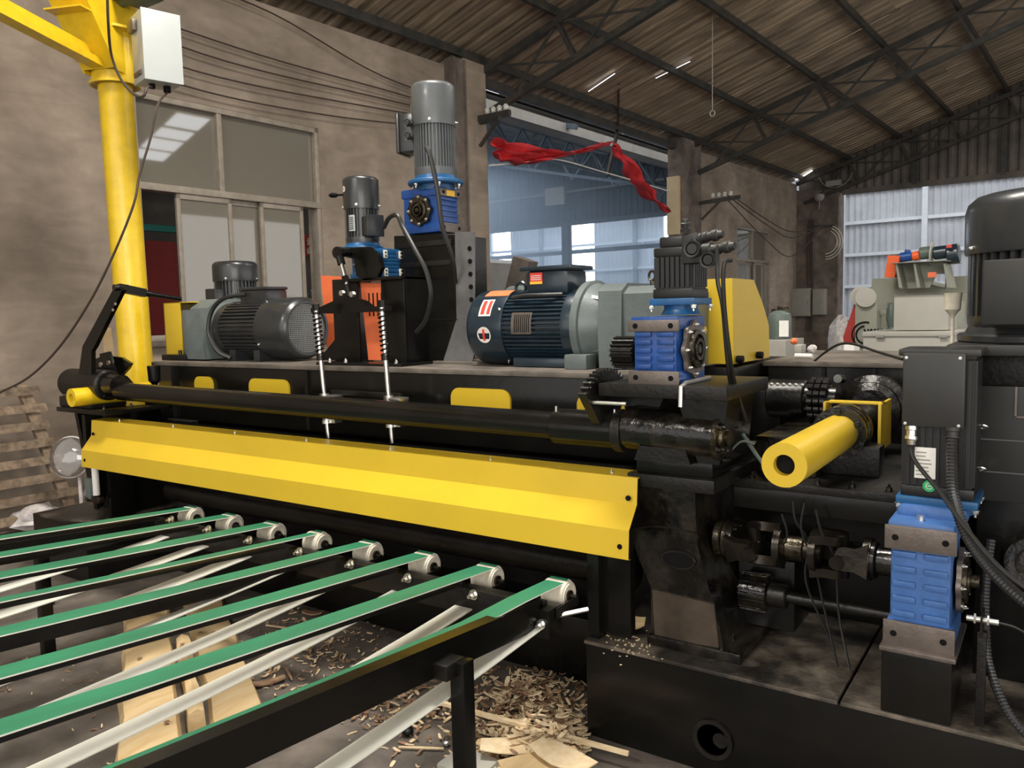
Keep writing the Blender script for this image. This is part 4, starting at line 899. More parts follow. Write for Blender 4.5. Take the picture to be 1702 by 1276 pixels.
# dark spindle housing + yellow tube
t=thing('spindle_housing','black machine housing block behind the universal-joint shaft','machine housing',(-.6,3.8,.4))
obj('body',MB().box(-1.46,-.30,3.43,4.0,.40,1.02,.01),'black',t)
obj('shelf_plate',MB().box(-1.02,-.36,2.96,4.3,1.02,1.05,.004),'blackd',t)
obj('shelf_edge',MB().box(-1.02,-.36,2.965,2.99,.94,1.02,.004),'black',t)
obj('block',MB().box(-.98,-.75,3.1,3.6,1.05,1.2,.01).box(-.95,-.80,3.05,3.15,1.05,1.12,.006),'oily',t)
for k in range(5): inst('bolt',BD_,t,(-.96+.12*k,3.0,1.05))
for k,(xa,yb) in enumerate(((1340,850),(1330,870),(1352,840),(1310,880),(1362,845),(1322,900))):
    pass
single('dangling_wires',MB().tube(crv([(-.78,2.9,1.0),(-.77,2.9,.93),(-.73,2.92,.85),(-.74,2.93,.70),(-.66,2.95,.5)],5),.004,5).tube(crv([(-.74,2.9,1.0),(-.75,2.9,.9),(-.71,2.92,.78),(-.68,2.94,.62),(-.62,2.9,.42)],5),.004,5).tube(crv([(-.70,2.9,.98),(-.68,2.9,.90),(-.64,2.93,.80),(-.63,2.95,.60),(-.58,2.9,.42)],5),.0045,5).tube(crv([(-.82,2.9,.95),(-.80,2.9,.88),(-.83,2.93,.80)],5),.004,5),'cable','bunch of thin glossy black wires dangling behind the universal-joint shaft','wire',org=(-.74,2.9,.42))
single('air_hoses',MB().tube(crv([(-.95,2.86,1.24),(-.90,2.84,1.18),(-.84,2.82,1.12),(-.79,2.84,1.07)],6),.007,6).tube(crv([(-.94,2.88,1.22),(-.88,2.85,1.15),(-.82,2.84,1.1),(-.78,2.86,1.06)],6),.006,6).tube(crv([(-1.0,2.80,1.15),(-.97,2.8,1.19),(-.94,2.82,1.22),(-.90,2.84,1.21)],6),.004,6),'bottle','tangle of thin shiny hoses left of the yellow tube','hose',org=(-.87,2.84,1.06))
# yellow tube with flange bearing
FC=PY(1303,773,2.45); rT=38/ ( (FC-CAM).dot(Vector((-.56479228,.82049585,-.08829632))) ) ; dF=(FC-CAM).dot(Vector((RX[2],RY[2],RZ[2]))); rT=37.5*dF/F
t=thing('yellow_tube','thick yellow tube with a dark bore pointing at the viewer','tube',tuple(FC))
LT=.74
obj('tube',MB().ring(FC,FC+Vector((0,LT,0)),rT,rT*.47,44),'yellow',t)
obj('bore',MB().cyl(FC+Vector((0,.03,0)),FC+Vector((0,.04,0)),rT*.48,seg=24),'ink',t)
t2=thing('flange_bearing','black ribbed flange bearing holding the yellow tube','bearing',(FC.x,FC.y+LT+.05,1.05))
B0=FC+Vector((0,LT,0))
c=MB(); rb=rT*1.42
c.lathe([(rb,0),(rb,.03),(rb*.93,.035),(rb*.93,.05),(rb,.055),(rb,.075),(rb*.93,.08),(rb*.93,.095),(rb,.10),(rb,.14),(rT,.16)],B0-Vector((0,.02,0)),(0,1,0),40); obj('flange',c,'oily',t2)
for k in range(6):
    a=2*PI*k/6+.5; inst('bolt',BD_,t2,B0+Vector((rb*.82*math.cos(a),-.02,rb*.82*math.sin(a))),RYm,scale=(1.3,1.3,1.3))
obj('pillow_base',MB().box(FC.x-.14,FC.x+.14,B0.y+.02,B0.y+.12,1.05,FC.z-.05,.01),'blackd',t2)
t3=thing('yellow_bracket','yellow folded bracket behind the flange bearing','bracket',(FC.x,B0.y+.2,1.1))
x_0=PY(1372,680,B0.y+.14).x; x_1=PY(1468,690,B0.y+.14).x; zt=PY(1420,668,B0.y+.14).z
obj('cheek',MB().box(x_1-.012,x_1,B0.y+.1,B0.y+.32,FC.z-.08,zt,.002),'yellow',t3); obj('cheek',MB().box(x_0,x_0+.01,B0.y+.1,B0.y+.2,zt-.06,zt,.002),'yellow',t3)
obj('top_web',MB().box(x_0,x_1,B0.y+.14,B0.y+.2,zt-.008,zt,.002),'yellow',t3)
c=MB(); Q=B0+Vector((0,.2,0)); c.cyl(Q,Q+Vector((0,.35,0)),rT*.8,seg=28); single('spindle_shaft',c,'grease','worn steel shaft behind the yellow bracket','shaft',org=tuple(Q))
c=MB(); c.lathe([(.09,0),(.09,.03),(.12,.04),(.12,.07),(.15,.08),(.15,.12)],(Q.x,Q.y+.35,Q.z+.02),(0,1,0),32); single('stepped_hub',c,'oily','stepped black hub behind the worn steel shaft','hub',org=(Q.x,Q.y+.4,Q.z))
# chain coupling
t=thing('chain_coupling','black drum and double roller-chain coupling left of the yellow bracket','coupling',(-1.0,3.6,1.1))
q=PY(1318,655,3.6); 
obj('drum',MB().cyl((q.x-.10,3.6,q.z-.02),(q.x+.06,3.6,q.z-.02),.085,seg=30,bev=.006),'blackd',t)
for k in range(6):
    a=PI/2+(k-2.5)*.35; v=Vector((q.x-.07+.026*k,3.52,q.z+.05)); inst('bolt',BS,t,v,(PI/2,0,0))
for r_ in range(3):
    for k in range(16):
        a=2*PI*k/16; c=MB(); cxx=q.x+.09+.028*r_; v=Vector((cxx,3.6+.085*math.cos(a),q.z-.02+.085*math.sin(a))); c.cyl(v-Vector((.011,0,0)),v+Vector((.011,0,0)),.014,seg=8); obj('chain_roller',c,'blackd',t)
obj('hub',MB().cyl((q.x+.06,3.6,q.z-.02),(q.x+.19,3.6,q.z-.02),.07,seg=24),'black',t)
# yellow hood on its black housing
t=thing('drive_housing','black box housing under the yellow hood right of the servo','machine housing',(-1.3,4.0,1.05))
obj('body',MB().box(-1.43,-1.262,3.71,4.6,1.05,1.40,.006).box(-1.255,-1.1,3.85,4.6,1.05,1.3,.006),'black',t); obj('ledge',MB().box(-1.44,-1.25,3.68,4.6,1.36,1.42,.004),'blackd',t)
A=PX(1219,607,-1.27); Tp=PX(1216,462,-1.27)
def HX(x,y): v=PX(x,y,-1.27); return (v.y,v.z)
t=thing('yellow_hood','yellow sheet-metal hood with a sloped end behind the blue gearbox','hood',(-1.35,4.0,1.42))
poly=[HX(1219,605),HX(1217,462),HX(1253,465),HX(1268,505),HX(1278,540),HX(1279,594)]
xl=PY(1160,600,poly[0][0]).x
obj('shell',MB().prism(poly,'x',xl,-1.27),'yellow',t)
for q in ((1225,597),(1258,590)):
    v=PX(*q,-1.265); obj('knob',MB().cyl(v,v+Vector((.03,0,0)),.018,seg=12),'ink',t)
# bench behind
t=thing('machine_table','black table with a pale dusty top behind the big servo','table',(-.6,4.5,0))
obj('tabletop',MB().box(-1.24,2.6,4.03,5.1,1.405,1.43,.004),'deck',t); obj('front_panel',MB().box(-1.22,2.6,4.06,4.10,.40,1.405,.004),'black',t); obj('back_panel',MB().box(-1.22,2.6,5.0,5.05,0,1.405),'black',t)
for x in (-.95,-.72,-.5): obj('stiffener',MB().box(x-.008,x+.008,4.045,4.06,.9,1.40),'blackd',t)
obj('lug',MB().cyl((-.88,4.03,1.35),(-.88,4.06,1.35),.02,seg=12),'zinc',t)
# =================================================================== MOTORS AND RIGS ON THE DECK
# geared motor at the left end of the deck
ym=3.42; zm=PY(470,545,ym).z
m1=motor('electric_motor','black drum motor with a wire grille end lying on the left of the deck',.185,.74,'darkmotor','darkmotor',flange=None,fins=44,grille=True,loc=(PY(388,545,ym).x,ym,1.635),rot=(0,PI/2,0),box=(PI,.33,.17,.26,.085),cover=.38,feet=True,foot_rot=0)
single('motor_cable',MB().tube(crv([(-4.36,3.32,1.86),(-4.48,3.25,1.84),(-4.58,3.22,1.76),(-4.60,3.20,1.62),(-4.52,3.2,1.50),(-4.44,3.24,1.45)],6),.014,8),'cable','thick black cable looping over the front of the grille-ended motor','cable',org=(-4.42,3.28,1.45))
xg=m1.location.x
t=thing('helical_gearbox','grey-green cast gear case left of the grille-ended motor','gearbox',(xg-.2,ym,1.43))
c=MB(); c.lathe([(.185,0),(.19,.01),(.19,.05),(.165,.06)],(xg+.01,ym,1.63),(-1,0,0),32); obj('bell_flange',c,'greycast',t)
c=MB(); c.prism([(3.22,1.44),(3.64,1.44),(3.66,1.52),(3.60,1.78),(3.52,1.84),(3.34,1.84),(3.26,1.78),(3.2,1.52)],'x',xg-.24,xg-.04); obj('case',c,'greycast',t)
for k in range(5): obj('rib',MB().box(xg-.30,xg-.24,3.24+.02*k,3.27+.02*k+.05,1.47+.065*k,1.51+.065*k,.006),'greycast',t)
obj('end_cover',MB().box(xg-.34,xg-.24,3.25,3.61,1.45,1.78,.03),'greycast',t)
t=thing('yellow_coupling_guard','yellow box guard at the far left end of the deck beside the grey gear case','guard',(-5.2,3.4,1.43))
A=PY(277,510,3.12); 
xa,xb=PY(276,580,3.25).x,PY(303,580,3.25).x
za=PY(276,503,3.25).z
obj('front_cheek',MB().box(xa,xb,3.25,3.26,1.46,za,.001),'yellow',t); obj('top_sheet',MB().box(xa,xg-.22,3.25,3.62,za-.006,za,.001),'yellow',t); obj('back_sheet',MB().box(xa,xg-.3,3.60,3.61,1.46,za,.001).box(xa,xa+.006,3.25,3.6,1.46,za),'yellow',t)
obj('disc',MB().cyl((xb+.12,3.42,1.63),(xb+.16,3.42,1.63),.13,seg=30,bev=.006),'black',t)
obj('foot_block',MB().box(xa+.02,xb+.1,3.2,3.3,1.43,1.47,.004).cyl((xb+.02,3.22,1.47),(xb+.02,3.22,1.50),.012,seg=6),'blackd',t)
# vertical motor behind it
vy=4.05; q=PY(390,433,vy)
m=motor('electric_motor','upright charcoal motor half hidden behind the grille-ended motor',.165,.46,'darkmotor','darkmotor',flange=(.19,.02,'greycast'),fins=34,loc=(q.x,vy,q.z-.47),rot=(0,0,0),box=(-1.6,.17,.12,.14,.07))
t=thing('motor_stool','black frame behind the deck holding the half-hidden upright motor','frame',(q.x,vy,0)); obj('top',MB().box(q.x-.25,q.x+.25,3.82,4.3,q.z-.50,q.z-.475,.004),'black',t)
for sx in (-.22,.2):
    for y in (3.85,4.25): obj('leg',MB().box(q.x+sx,q.x+sx+.04,y,y+.04,0,q.z-.5),'black',t)
# ---- rocker rig: pedestal, small blue gearbox, brake motor, crank, rocker, spring rods
yp=3.42
xa=PY(592,600,3.32).x; xb=PY(690,600,3.32).x
t=thing('rocker_pedestal','glossy black open pedestal under the small brake motor','pedestal',((xa+xb)/2,yp,1.43))
obj('base_plate',MB().box(xa-.14,xb+.06,3.14,3.62,1.43,1.445,.003),'black',t)
xm0=PY(613,600,3.32).x; xm1=PY(652,600,3.32).x
obj('left_box',MB().box(xm0-.2,xm0,3.25,3.265,1.445,1.915,.003).box(xm0-.2,xm0-.185,3.265,3.55,1.445,1.915,.003),'black',t); obj('right_box',MB().box(xm1,xb,3.25,3.265,1.445,1.915,.003).box(xb-.015,xb,3.265,3.55,1.445,1.915,.003),'black',t)
obj('top_plate',MB().box(xa,xb,3.22,3.58,1.895,1.912,.003),'black',t)
obj('gusset',MB().prism([(xm0-.13,1.445),(xm0-.13,1.80),(xm0-.18,1.66),(xm0-.26,1.56),(xm0-.36,1.48),(xm0-.38,1.445)],'y',3.30,3.32),'black',t)
v=PY(562,580,3.3); obj('gusset_hole',MB().cyl(v,v+Vector((0,-.004,0)),.018,seg=16),'orange',t)
for x in (xa-.08,xa+.05,xb-.02): inst('bolt',BZ,t,(x,3.19,1.445))
for (x0_,x1_,z0_,z1_,y_,lab) in ((541,574,460,602,3.75,'orange sheet panel left behind the black pedestal'),(606,660,472,598,3.28,'orange slotted panel seen through the black pedestal')):
    A=PY(x0_,z1_,y_); B_=PY(x1_,z0_,y_)
    t=thing('orange_sheet',lab,'panel',((A.x+B_.x)/2,y_,1.43)); obj('sheet',MB().prism([(A.x+.03,max(1.435,A.z)),(B_.x-.01,max(1.435,A.z)),(B_.x,B_.z),(A.x-.01,B_.z+.02)],'y',y_,y_+.012),'orange',t)
    if x0_>600:
        for k in range(4): xx=A.x+.05+.032*k; obj('slot',MB().box(xx,xx+.009,y_-.002,y_,1.70,1.83),'ink',t)
gx0_,gx1_=PY(583,430,3.30).x,PY(664,430,3.30).x-.055
gA=gearbox('worm_gearbox','small blue finned gearbox under the brake motor, on the black pedestal',gx0_,gx1_-.06,3.28,3.46,1.912,2.075,'bluef','y-',(),'x+',.075)
for (x,z) in ((632,465),(652,465),(634,415),(656,415)):
    pass
for y in (3.295,3.42):
    for z in (1.92,2.02):
        c=MB(); c.box(gx1_-.062,gx1_-.054,y,y+.03,z,z+.045,.004); o=obj('aluminium_pad',c,'paper',gA)
        for dz in (.012,.032): obj('hole',MB().cyl((gx1_-.054,y+.015,z+dz),(gx1_-.053,y+.015,z+dz),.006,seg=8),'ink',o)
xc=(gx0_+gx1_-.06)/2
mA=motor('brake_motor','small charcoal brake motor upright on the small blue gearbox',.098,.415,'darkmotor','darkmotor',flange=(.122,.022,'bluef'),fins=30,loc=(PY(603,400,3.39).x,3.39,2.08),rot=(0,0,0),box=(-.30,.13,.10,.11,.06),cover=.44,handle=PI*1.15)
lab_on(mA,'round_label',0,0,.345,.035,.035,PI*1.38,'paper',R=.1045,round_=True,marks=((.3,.7,.4,.6,'labelred'),)); lab_on(mA,'rating_plate',0,0,.15,.04,.09,-1.40,'boxgrey',R=.100,marks=tuple((.1,.8,.1+.12*k,.15+.12*k,'ink') for k in range(7)))
# crank and linkage
zc_=2.06; CRx=xc-.06
t=thing('crank_linkage','black crank arm with a threaded link pushing the rocker below','linkage',(CRx-.1,3.2,1.85))
A=PY(572,419,3.18); B_=PY(640,440,3.24); 
c=MB(); c.plate([PY(x,y,3.22) for x,y in ((565,412),(612,410),(628,425),(634,445),(626,462),(606,466),(592,458),(588,430),(568,426))],.03,(0,1,0)); obj('crank_plate',c,'black',t)
obj('crank_pin',MB().cyl(PY(562,420,3.14),PY(580,418,3.22),.026,seg=16).cyl(PY(560,420,3.12),PY(566,420,3.15),.034,seg=16),'oily',t)
top=PY(566,432,3.13); mid=PY(572,458,3.13); bot=PY(582,492,3.13)
obj('link_rod',MB().cyl(top,bot,.012,seg=12),'steel',t); obj('turnbuckle',MB().cyl(top.lerp(bot,.45),top.lerp(bot,.62),.020,seg=6),'black',t); obj('lower_eye',MB().cyl(top.lerp(bot,.68),top.lerp(bot,1.0),.018,seg=14),'black',t); obj('upper_eye',MB().cyl(top.lerp(bot,-.1),top.lerp(bot,.12),.022,seg=14),'black',t)
t=thing('spring_rocker','black rocker arm with a raised middle carrying two spring rods','rocker',(PY(586,512,3.05).x,3.05,1.7))
c=MB(); c.plate([PY(x,y,3.02) for x,y in ((516,512),(530,511),(560,497),(580,493),(600,500),(613,510),(640,508),(641,517),(600,519),(560,521),(518,521))],.05,(0,1,0)); obj('arm',c,'black',t)
for q in ((571,487),(588,489)): obj('pivot_nut',MB().cyl(PY(*q,3.0),PY(*q,3.0)+Vector((0,-.02,0)),.016,seg=6),'zinc',t)
for (x1,y1,x2,y2,lab) in ((525,512,546,728,'left spring-loaded rod passing behind the long pipe'),(634,506,652,736,'right spring-loaded rod passing behind the long pipe')):
    y_=2.93
    A=PY(x1,y1,y_); B_=PY(x2,y2,y_); cxx=(A.x+B_.x)/2
    def at(f): return A.lerp(B_,f)
    t=thing('spring_rod',lab,'rod',tuple(B_))
    obj('rod',MB().cyl(at(0),at(1.0),.0125,seg=16),'steel',t); obj('lock_nut',MB().cyl(at(-.03),at(.02),.02,seg=6).cyl(at(.03),at(.05),.02,seg=16),'black',t)
    ax=(B_-A).normalized(); u=ax.orthogonal().normalized(); v=ax.cross(u); Ls=(B_-A).length; pts=[]
    for k in range(90):
        f_=.06+.30*k/89; a=2*PI*9*k/89; pts.append(A+ax*(Ls*f_)+(u*math.cos(a)+v*math.sin(a))*.021)
    obj('coil_spring',MB().tube(pts,.0042,6),'black',t); obj('collar',MB().cyl(at(.36),at(.40),.022,seg=16),'black',t)
    g=at(.66); obj('guide_bush',MB().cyl(at(.655),at(.69),.026,seg=20),'zinc',t); obj('guide_plate',MB().box(g.x+.0,g.x+.09,y_-.02,y_+.05,g.z-.035,g.z-.005,.003),'zinc',t)
    g=at(.88); obj('lower_bush',MB().cyl(at(.86),at(.885),.026,seg=20).box(g.x-.03,g.x+.06,y_,y_+.05,g.z+.0,g.z+.02),'zinc',t)
obj('tie_plate',MB().box(PY(548,650,2.98).x,PY(665,650,2.98).x,2.98,3.0,1.285,1.31,.002),'blackd',bpy.data.objects['spring_rocker'])
# hose from the brake motor
def hosep(name,pts,r,lab): return single(name,MB().tube(crv([PY(x,y,Y) for x,y,Y in pts],7),r,8),'cable',lab,'cable',org=tuple(PY(*pts[-1])))
hosep('motor_cable',[(638,378,3.27),(647,362,3.24),(660,358,3.22),(670,378,3.22),(690,415,3.2),(708,450,3.2),(716,490,3.2),(708,530,3.22),(692,552,3.25)],.0125,'thick black cable arching from the brake motor down the right of the black pedestal')
hosep('motor_cable',[(708,243,3.3),(716,262,3.3),(728,320,3.3),(735,375,3.3),(752,430,3.35),(757,470,3.42)],.0125,'thick black cable running down from the tall motor past its blue gearbox')
# ---- tall column with perforated end plate
yf=3.44
xa=PY(660,600,yf).x; xb=PY(752,600,yf).x; xh=PY(772,600,yf).x
t=thing('perforated_column','tall black box column with a row of round holes down its grey end plate','column',((xa+xb)/2,3.6,1.43))
z_=lambda x,y:PY(x,y,yf).z
xt=PY(749,385,yf).x
c=MB(); c.prism([(xa,1.445),(PY(738,600,yf).x,1.445),(PY(760,530,yf).x,z_(760,530)),(PY(757,390,yf).x,z_(757,390)),(PY(655,392,yf).x,z_(655,392))],'y',yf,3.72); obj('box_body',c,'black',t)
zt=z_(757,390)
obj('recess_frame',MB().box(xa+.02,PY(752,390,yf).x,yf-.012,yf,zt-.05,zt-.02,.002).box(xa+.02,PY(752,390,yf).x,yf-.012,yf,zt-.16,zt-.13,.002).tube([PY(690,533,yf-.005),PY(761,531,yf-.005)],.003,5),'blackd',t)
xe0=PY(757,400,yf).x
c=MB(); c.prism([(PY(738,600,yf).x,1.445),(PY(786,603,yf).x,1.445),(PY(797,560,yf).x,z_(797,560)),(PY(790,520,yf).x,z_(790,520)),(PY(790,385,yf).x,z_(790,385)),(PY(757,385,yf).x,z_(757,385)),(PY(760,530,yf).x,z_(760,530))],'y',yf-.006,yf+.0); obj('end_plate',c,'bare',t,label='bare grey end plate with round holes')
ep=t.children[-1]
for k in range(7):
    v=PY(780.5+.75*k,413+21.2*k,yf-.007); obj('hole',MB().cyl(v,v+Vector((0,-.002,0)),.0135,seg=18),'ink',ep)
obj('foot_plate',MB().box(xa-.02,PY(800,600,yf).x,3.40,3.76,1.43,1.445,.002),'deck',t)
gb0=PY(667,390,3.42).x; gb1=PY(733,390,3.42).x
gz0=z_(700,388); gz1=PY(700,312,3.42).z
gB=gearbox('worm_gearbox','dark blue worm gearbox with an eight-lobed flange on top of the perforated column',gb0,gb1,3.42,3.60,gz0,gz1,'blue','y-',('x+',),'x+',.082)
c=MB(); c.box(gb1+.0065,gb1+.008,3.47,3.54,gz1-.05,gz1-.02); obj('amber_label',c,'labelgold',gB)
xmB=(gb0+gb1)/2+.045
q=PY(724,300,3.51)
mB=motor('electric_motor','tall slate-grey motor upright on the blue gearbox of the perforated column',.116,.545,'greymotor','greymotor',flange=(.155,.024,'bluef'),fins=40,loc=(q.x,3.51,gz1+.018),rot=(0,0,0),box=(PI*1.08,.29,.14,.21,.085),cover=.42,mbox='darkmotor')
obj('neck',MB().cyl((0,0,-.03),(0,0,.0),.10,seg=24),'bluef',mB)
lab_on(mB,'white_label',0,0,.41,.045,.055,PI*1.22,'paper',R=.1235); 
connector(mB,(-.07,-.12,.33),(.2,-1,-.2),.018,.04,'darkmotor'); connector(mB,(-.07,-.12,.26),(.2,-1,-.2),.018,.04,'darkmotor')
# ---- big teal-dark motor lying on the deck with grey gearbox
yb=3.48; zb=1.70
xL=PY(806,520,yb).x; xR=PY(985,520,yb).x
R2=.186
zb=PY(890,543,3.48).z
m2=motor('electric_motor','biggest dark teal drum motor with red and white stickers lying on the deck',R2,xR-xL,'bluemotor','bluemotor',flange=None,fins=52,loc=(xR,yb,zb),rot=(0,-PI/2,0),cover=.36)
LM=xR-xL
def MW(x): return xR-x
# label angles: local +Z -> world -X ; find local frame: rot -90 about Y: local x -> world z, local y -> world y
lab_on(m2,'rating_plate',0,0,LM*.46,.11,.12,-1.45,'mach',R=R2*1.005,marks=tuple((.1,.9,.1+.1*k,.14+.1*k,'ink') for k in range(8)))
lab_on(m2,'sticker',0,0,LM*.80,.10,.075,-1.0,'paper',R=R2*1.056,marks=((.1,.9,.55,.85,'labelred'),(.1,.9,.1,.35,'labelred')))
lab_on(m2,'round_sticker',0,0,LM*.80,.085,.085,-1.75,'paper',R=R2*1.056,round_=True,marks=((.15,.85,.42,.58,'labelred'),))
lab_on(m2,'orange_sticker',0,0,LM*.76,.07,.15,-.42,'orange',R=R2*1.056)
c=MB(); c.box(R2*.85,R2*1.52,-.10,.10,LM*.12,LM*.50,.03); tb=obj('terminal_box',c,'bluemotor',m2)
c=MB(); c.box(R2*1.50,R2*1.62,-.115,.115,LM*.08,LM*.54,.02); obj('lid',c,'bluemotor',tb)
c=MB(); c.box(R2*1.15,R2*1.45,-.104,-.101,LM*.34,LM*.45); o=obj('warning_sticker',c,'labelred',tb); c=MB(); c.box(R2*1.15,R2*1.22,-.1055,-.104,LM*.34,LM*.45); obj('lower_stripe',c,'labelgold',o)
for k in range(3): 
    c=MB(); c.box(R2*(1.26+.05*k),R2*(1.28+.05*k),-.1055,-.104,LM*.35,LM*.44); obj('print',c,'paper',o)
for s in (-1,1):
    obj('foot_rail',MB().box(-(zb-1.432),-R2*.8,s*R2*.6,s*R2*.95,LM*.08,LM*.55,.01),'bluemotor',m2)
obj('lifting_lug',MB().torus((R2*1.08,-.02,LM*.62),(0,1,0),.03,.009,14,6),'bluemotor',m2)
obj('cable_loop',MB().tube(crv([(R2*.85,-.12,LM*.15),(R2*.85,-.15,LM*.3),(R2*.85,-.15,LM*.45),(R2*.8,-.14,LM*.58)],5),.010,6),'plug',m2)
t=thing('inline_gearbox','grey-green gear unit with a bell housing right of the biggest motor','gearbox',(xR+.3,yb,1.43))
c=MB(); c.lathe([(R2*1.02,-.01),(R2*1.2,-.005),(R2*1.2,.03),(R2*1.12,.035),(R2*.78,.16)],(xR,yb,zb),(1,0,0),40); obj('bell_housing',c,'greycast',t)
for k in range(4):
    a=PI/4+PI/2*k; c=MB(); d=Vector((0,math.cos(a),math.sin(a))); c.plate([Vector((xR+.03,yb,zb))+d*R2*.6,Vector((xR+.03,yb,zb))+d*R2*1.08,Vector((xR+.16,yb,zb))+d*R2*.9,Vector((xR+.16,yb,zb))+d*R2*.6],.02,(0,math.sin(a),-math.cos(a))); obj('rib',c,'greycast',t)
c=MB(); c.prism([(yb-.2,1.435),(yb+.2,1.435),(yb+.21,1.6),(yb+.2,1.79),(yb+.14,1.825),(yb-.14,1.825),(yb-.2,1.79),(yb-.21,1.6)],'x',xR+.14,xR+.26); c.prism([(yb-.18,1.435),(yb+.18,1.435),(yb+.19,1.775),(yb+.13,1.81),(yb-.13,1.81),(yb-.19,1.775)],'x',xR+.26,xR+.52); obj('case',c,'greycast',t)
obj('eye_bolt',MB().torus((xR+.34,yb-.05,1.855),(.5,1,0),.022,.006,14,6).cyl((xR+.34,yb-.05,1.80),(xR+.34,yb-.05,1.836),.01,seg=8),'grease',t)
obj('foot',MB().box(xR-.02,xR+.1,yb-.25,yb-.15,1.43,1.50,.008),'greycast',t)
# wooden-dark block leaning behind it and dark motor behind
q=PY(855,455,4.0)
t=thing('timber_prop','rough dark beam end sticking up behind the biggest motor','beam',(q.x,4.05,1.43)); c=MB(); c.beam((q.x-.14,4.05,1.45),(q.x+.05,4.05,2.02),.1,.12); obj('beam',c,'mach',t)
single('rear_motor',MB().cyl((q.x+.0,3.95,1.72),(q.x+.35,3.95,1.72),.14,seg=28,bev=.02).box(q.x+.05,q.x+.3,3.85,4.05,0,1.6,.01),'bottle','dark green motor mostly hidden behind the biggest motor','motor',org=(q.x+.2,3.95,0))
# =================================================================== YELLOW JIB CRANE
PXx,PYy=-5.72,3.36
t=thing('jib_crane','yellow pillar jib crane standing at the left behind the machine','crane',(PXx,PYy,0),rot=(0,-.019,0))
obj('pillar',MB().cyl((PXx,PYy,0),(PXx,PYy,3.55),.118,seg=48),'yellow2',t)
obj('base_plate',MB().cyl((PXx,PYy,0),(PXx,PYy,.03),.3,seg=32),'yellow2',t)
zc0=PX(185,100,PXx).z
c=MB(); c.ring((PXx,PYy,3.42),(PXx,PYy,3.78),.158,.12,48); c.ring((PXx,PYy,3.42),(PXx,PYy,3.44),.172,.12,48); obj('sleeve',c,'yellow2',t)
obj('cap_plate',MB().plate([Vector((PXx+.24*math.cos(a),PYy+.24*math.sin(a),3.78)) for a in [2*PI*k/16 for k in range(16)]],.018,(0,0,1)),'yellow2',t)
# arm heads out of the frame, up-left towards the viewer
AE=PZ(-260,-150,3.70); A0=Vector((PXx,PYy,3.60)); ad=Vector((AE.x-PXx,AE.y-PYy,0)).normalized()
A1=A0+ad*3.2
def along(s,z,off=0): n=Vector((-ad.y,ad.x,0)); return Vector((PXx,PYy,z))+ad*s+n*off
c=MB(); c.beam(along(.15,3.53),along(3.0,3.66),.10,.05); c.beam(along(.15,3.58),along(3.0,3.71),.02,.1); obj('lower_strut',c,'yellow2',t)
c=MB(); c.beam(along(-.1,4.04),along(3.0,4.04),.14,.03); c.beam(along(-.1,4.24),along(3.0,4.24),.14,.03); c.beam(along(-.1,4.14),along(3.0,4.14),.02,.2); obj('jib_beam',c,'yellow2',t)
c=MB()
for o_ in (-.13,.13):
    c.plate([along(.05,3.48,o_),along(.16,3.48,o_),along(.55,4.02,o_),along(-.12,4.02,o_)],.012,Vector((-ad.y,ad.x,0)))
c.plate([along(.16,3.5,-.13),along(.16,3.5,.13),along(.55,4.02,.13),along(.55,4.02,-.13)],.012,ad)
c.plate([along(-.14,3.80,-.14),along(.5,3.80,-.14),along(.5,3.80,.14),along(-.14,3.80,.14)],.012,(0,0,1))
obj('gusset_bracket',c,'yellow2',t)
# enclosure on the pillar
t=thing('control_enclosure','light grey control box fixed high on the yellow pillar','electrical box',(-5.45,3.3,3.35))
# box corners from the photograph: door face 234..294 x 11..139
fa=Vector((PXx+.16,PYy-.16,3.40))
dn=Vector((.97,-.24,0)).normalized(); dr=Vector((-dn.y,dn.x,0))  # door normal, right along door
c0=PY(238,70,PYy-.18)
def EB(u,v,z): return Vector((c0.x,c0.y,0))+dr*u-dn*v+Vector((0,0,z))
zb0,zb1=PY(246,128,PYy-.18).z,PY(234,12,PYy-.18).z
wB=.25
m_=Matrix((( dr.x,-dn.x,0,c0.x),(dr.y,-dn.y,0,c0.y),(0,0,1,0),(0,0,0,1)))
obj('body',MB().box(0,wB,.02,.24,zb0,zb1,.006,m=m_),'boxgrey',t); obj('door',MB().box(-.004,wB+.004,0,.018,zb0-.004,zb1+.004,.005,m=m_),'boxgrey',t)
obj('bracket_strip',MB().box(-.012,.0,.06,.20,zb0+.04,zb0+.07,.002,m=m_),'mach',t); obj('bracket_strip',MB().box(-.03,.0,.10,.22,zb1-.12,zb1-.05,.002,m=m_),'mach',t)
obj('cable_gland',MB().cyl(m_@Vector((.08,.12,zb0-.03)),m_@Vector((.08,.12,zb0)),.02,seg=12),'ink',t); obj('cable_gland',MB().cyl(m_@Vector((.18,.12,zb0-.04)),m_@Vector((.18,.12,zb0)),.024,seg=12),'ink',t)
single('hanging_cable',MB().tube(crv([m_@Vector((.18,.12,zb0-.04)),PY(262,175,3.2),PY(250,230,3.15),PY(232,290,3.1),PY(222,340,3.05),PY(190,420,3.0),PY(150,500,2.95),PY(100,575,2.9),PY(50,625,2.85),PY(0,652,2.8),PY(-80,690,2.7)],7),.008,6),'cableb','long brown cable hanging from the grey control box down to the lower left','cable',org=tuple(PY(100,575,2.9)))
single('pole_cable',MB().tube(crv([PY(178,-20,2.9),PY(180,40,2.95),PY(185,90,3.05),PY(200,130,3.1),PY(222,156,3.15),PY(238,160,3.15),PY(245,145,3.18),m_@Vector((.08,.12,zb0-.02))],7),.009,6),'cableb','dark cable crossing the yellow sleeve and looping into the grey control box','cable',org=tuple(PY(222,156,3.15)))
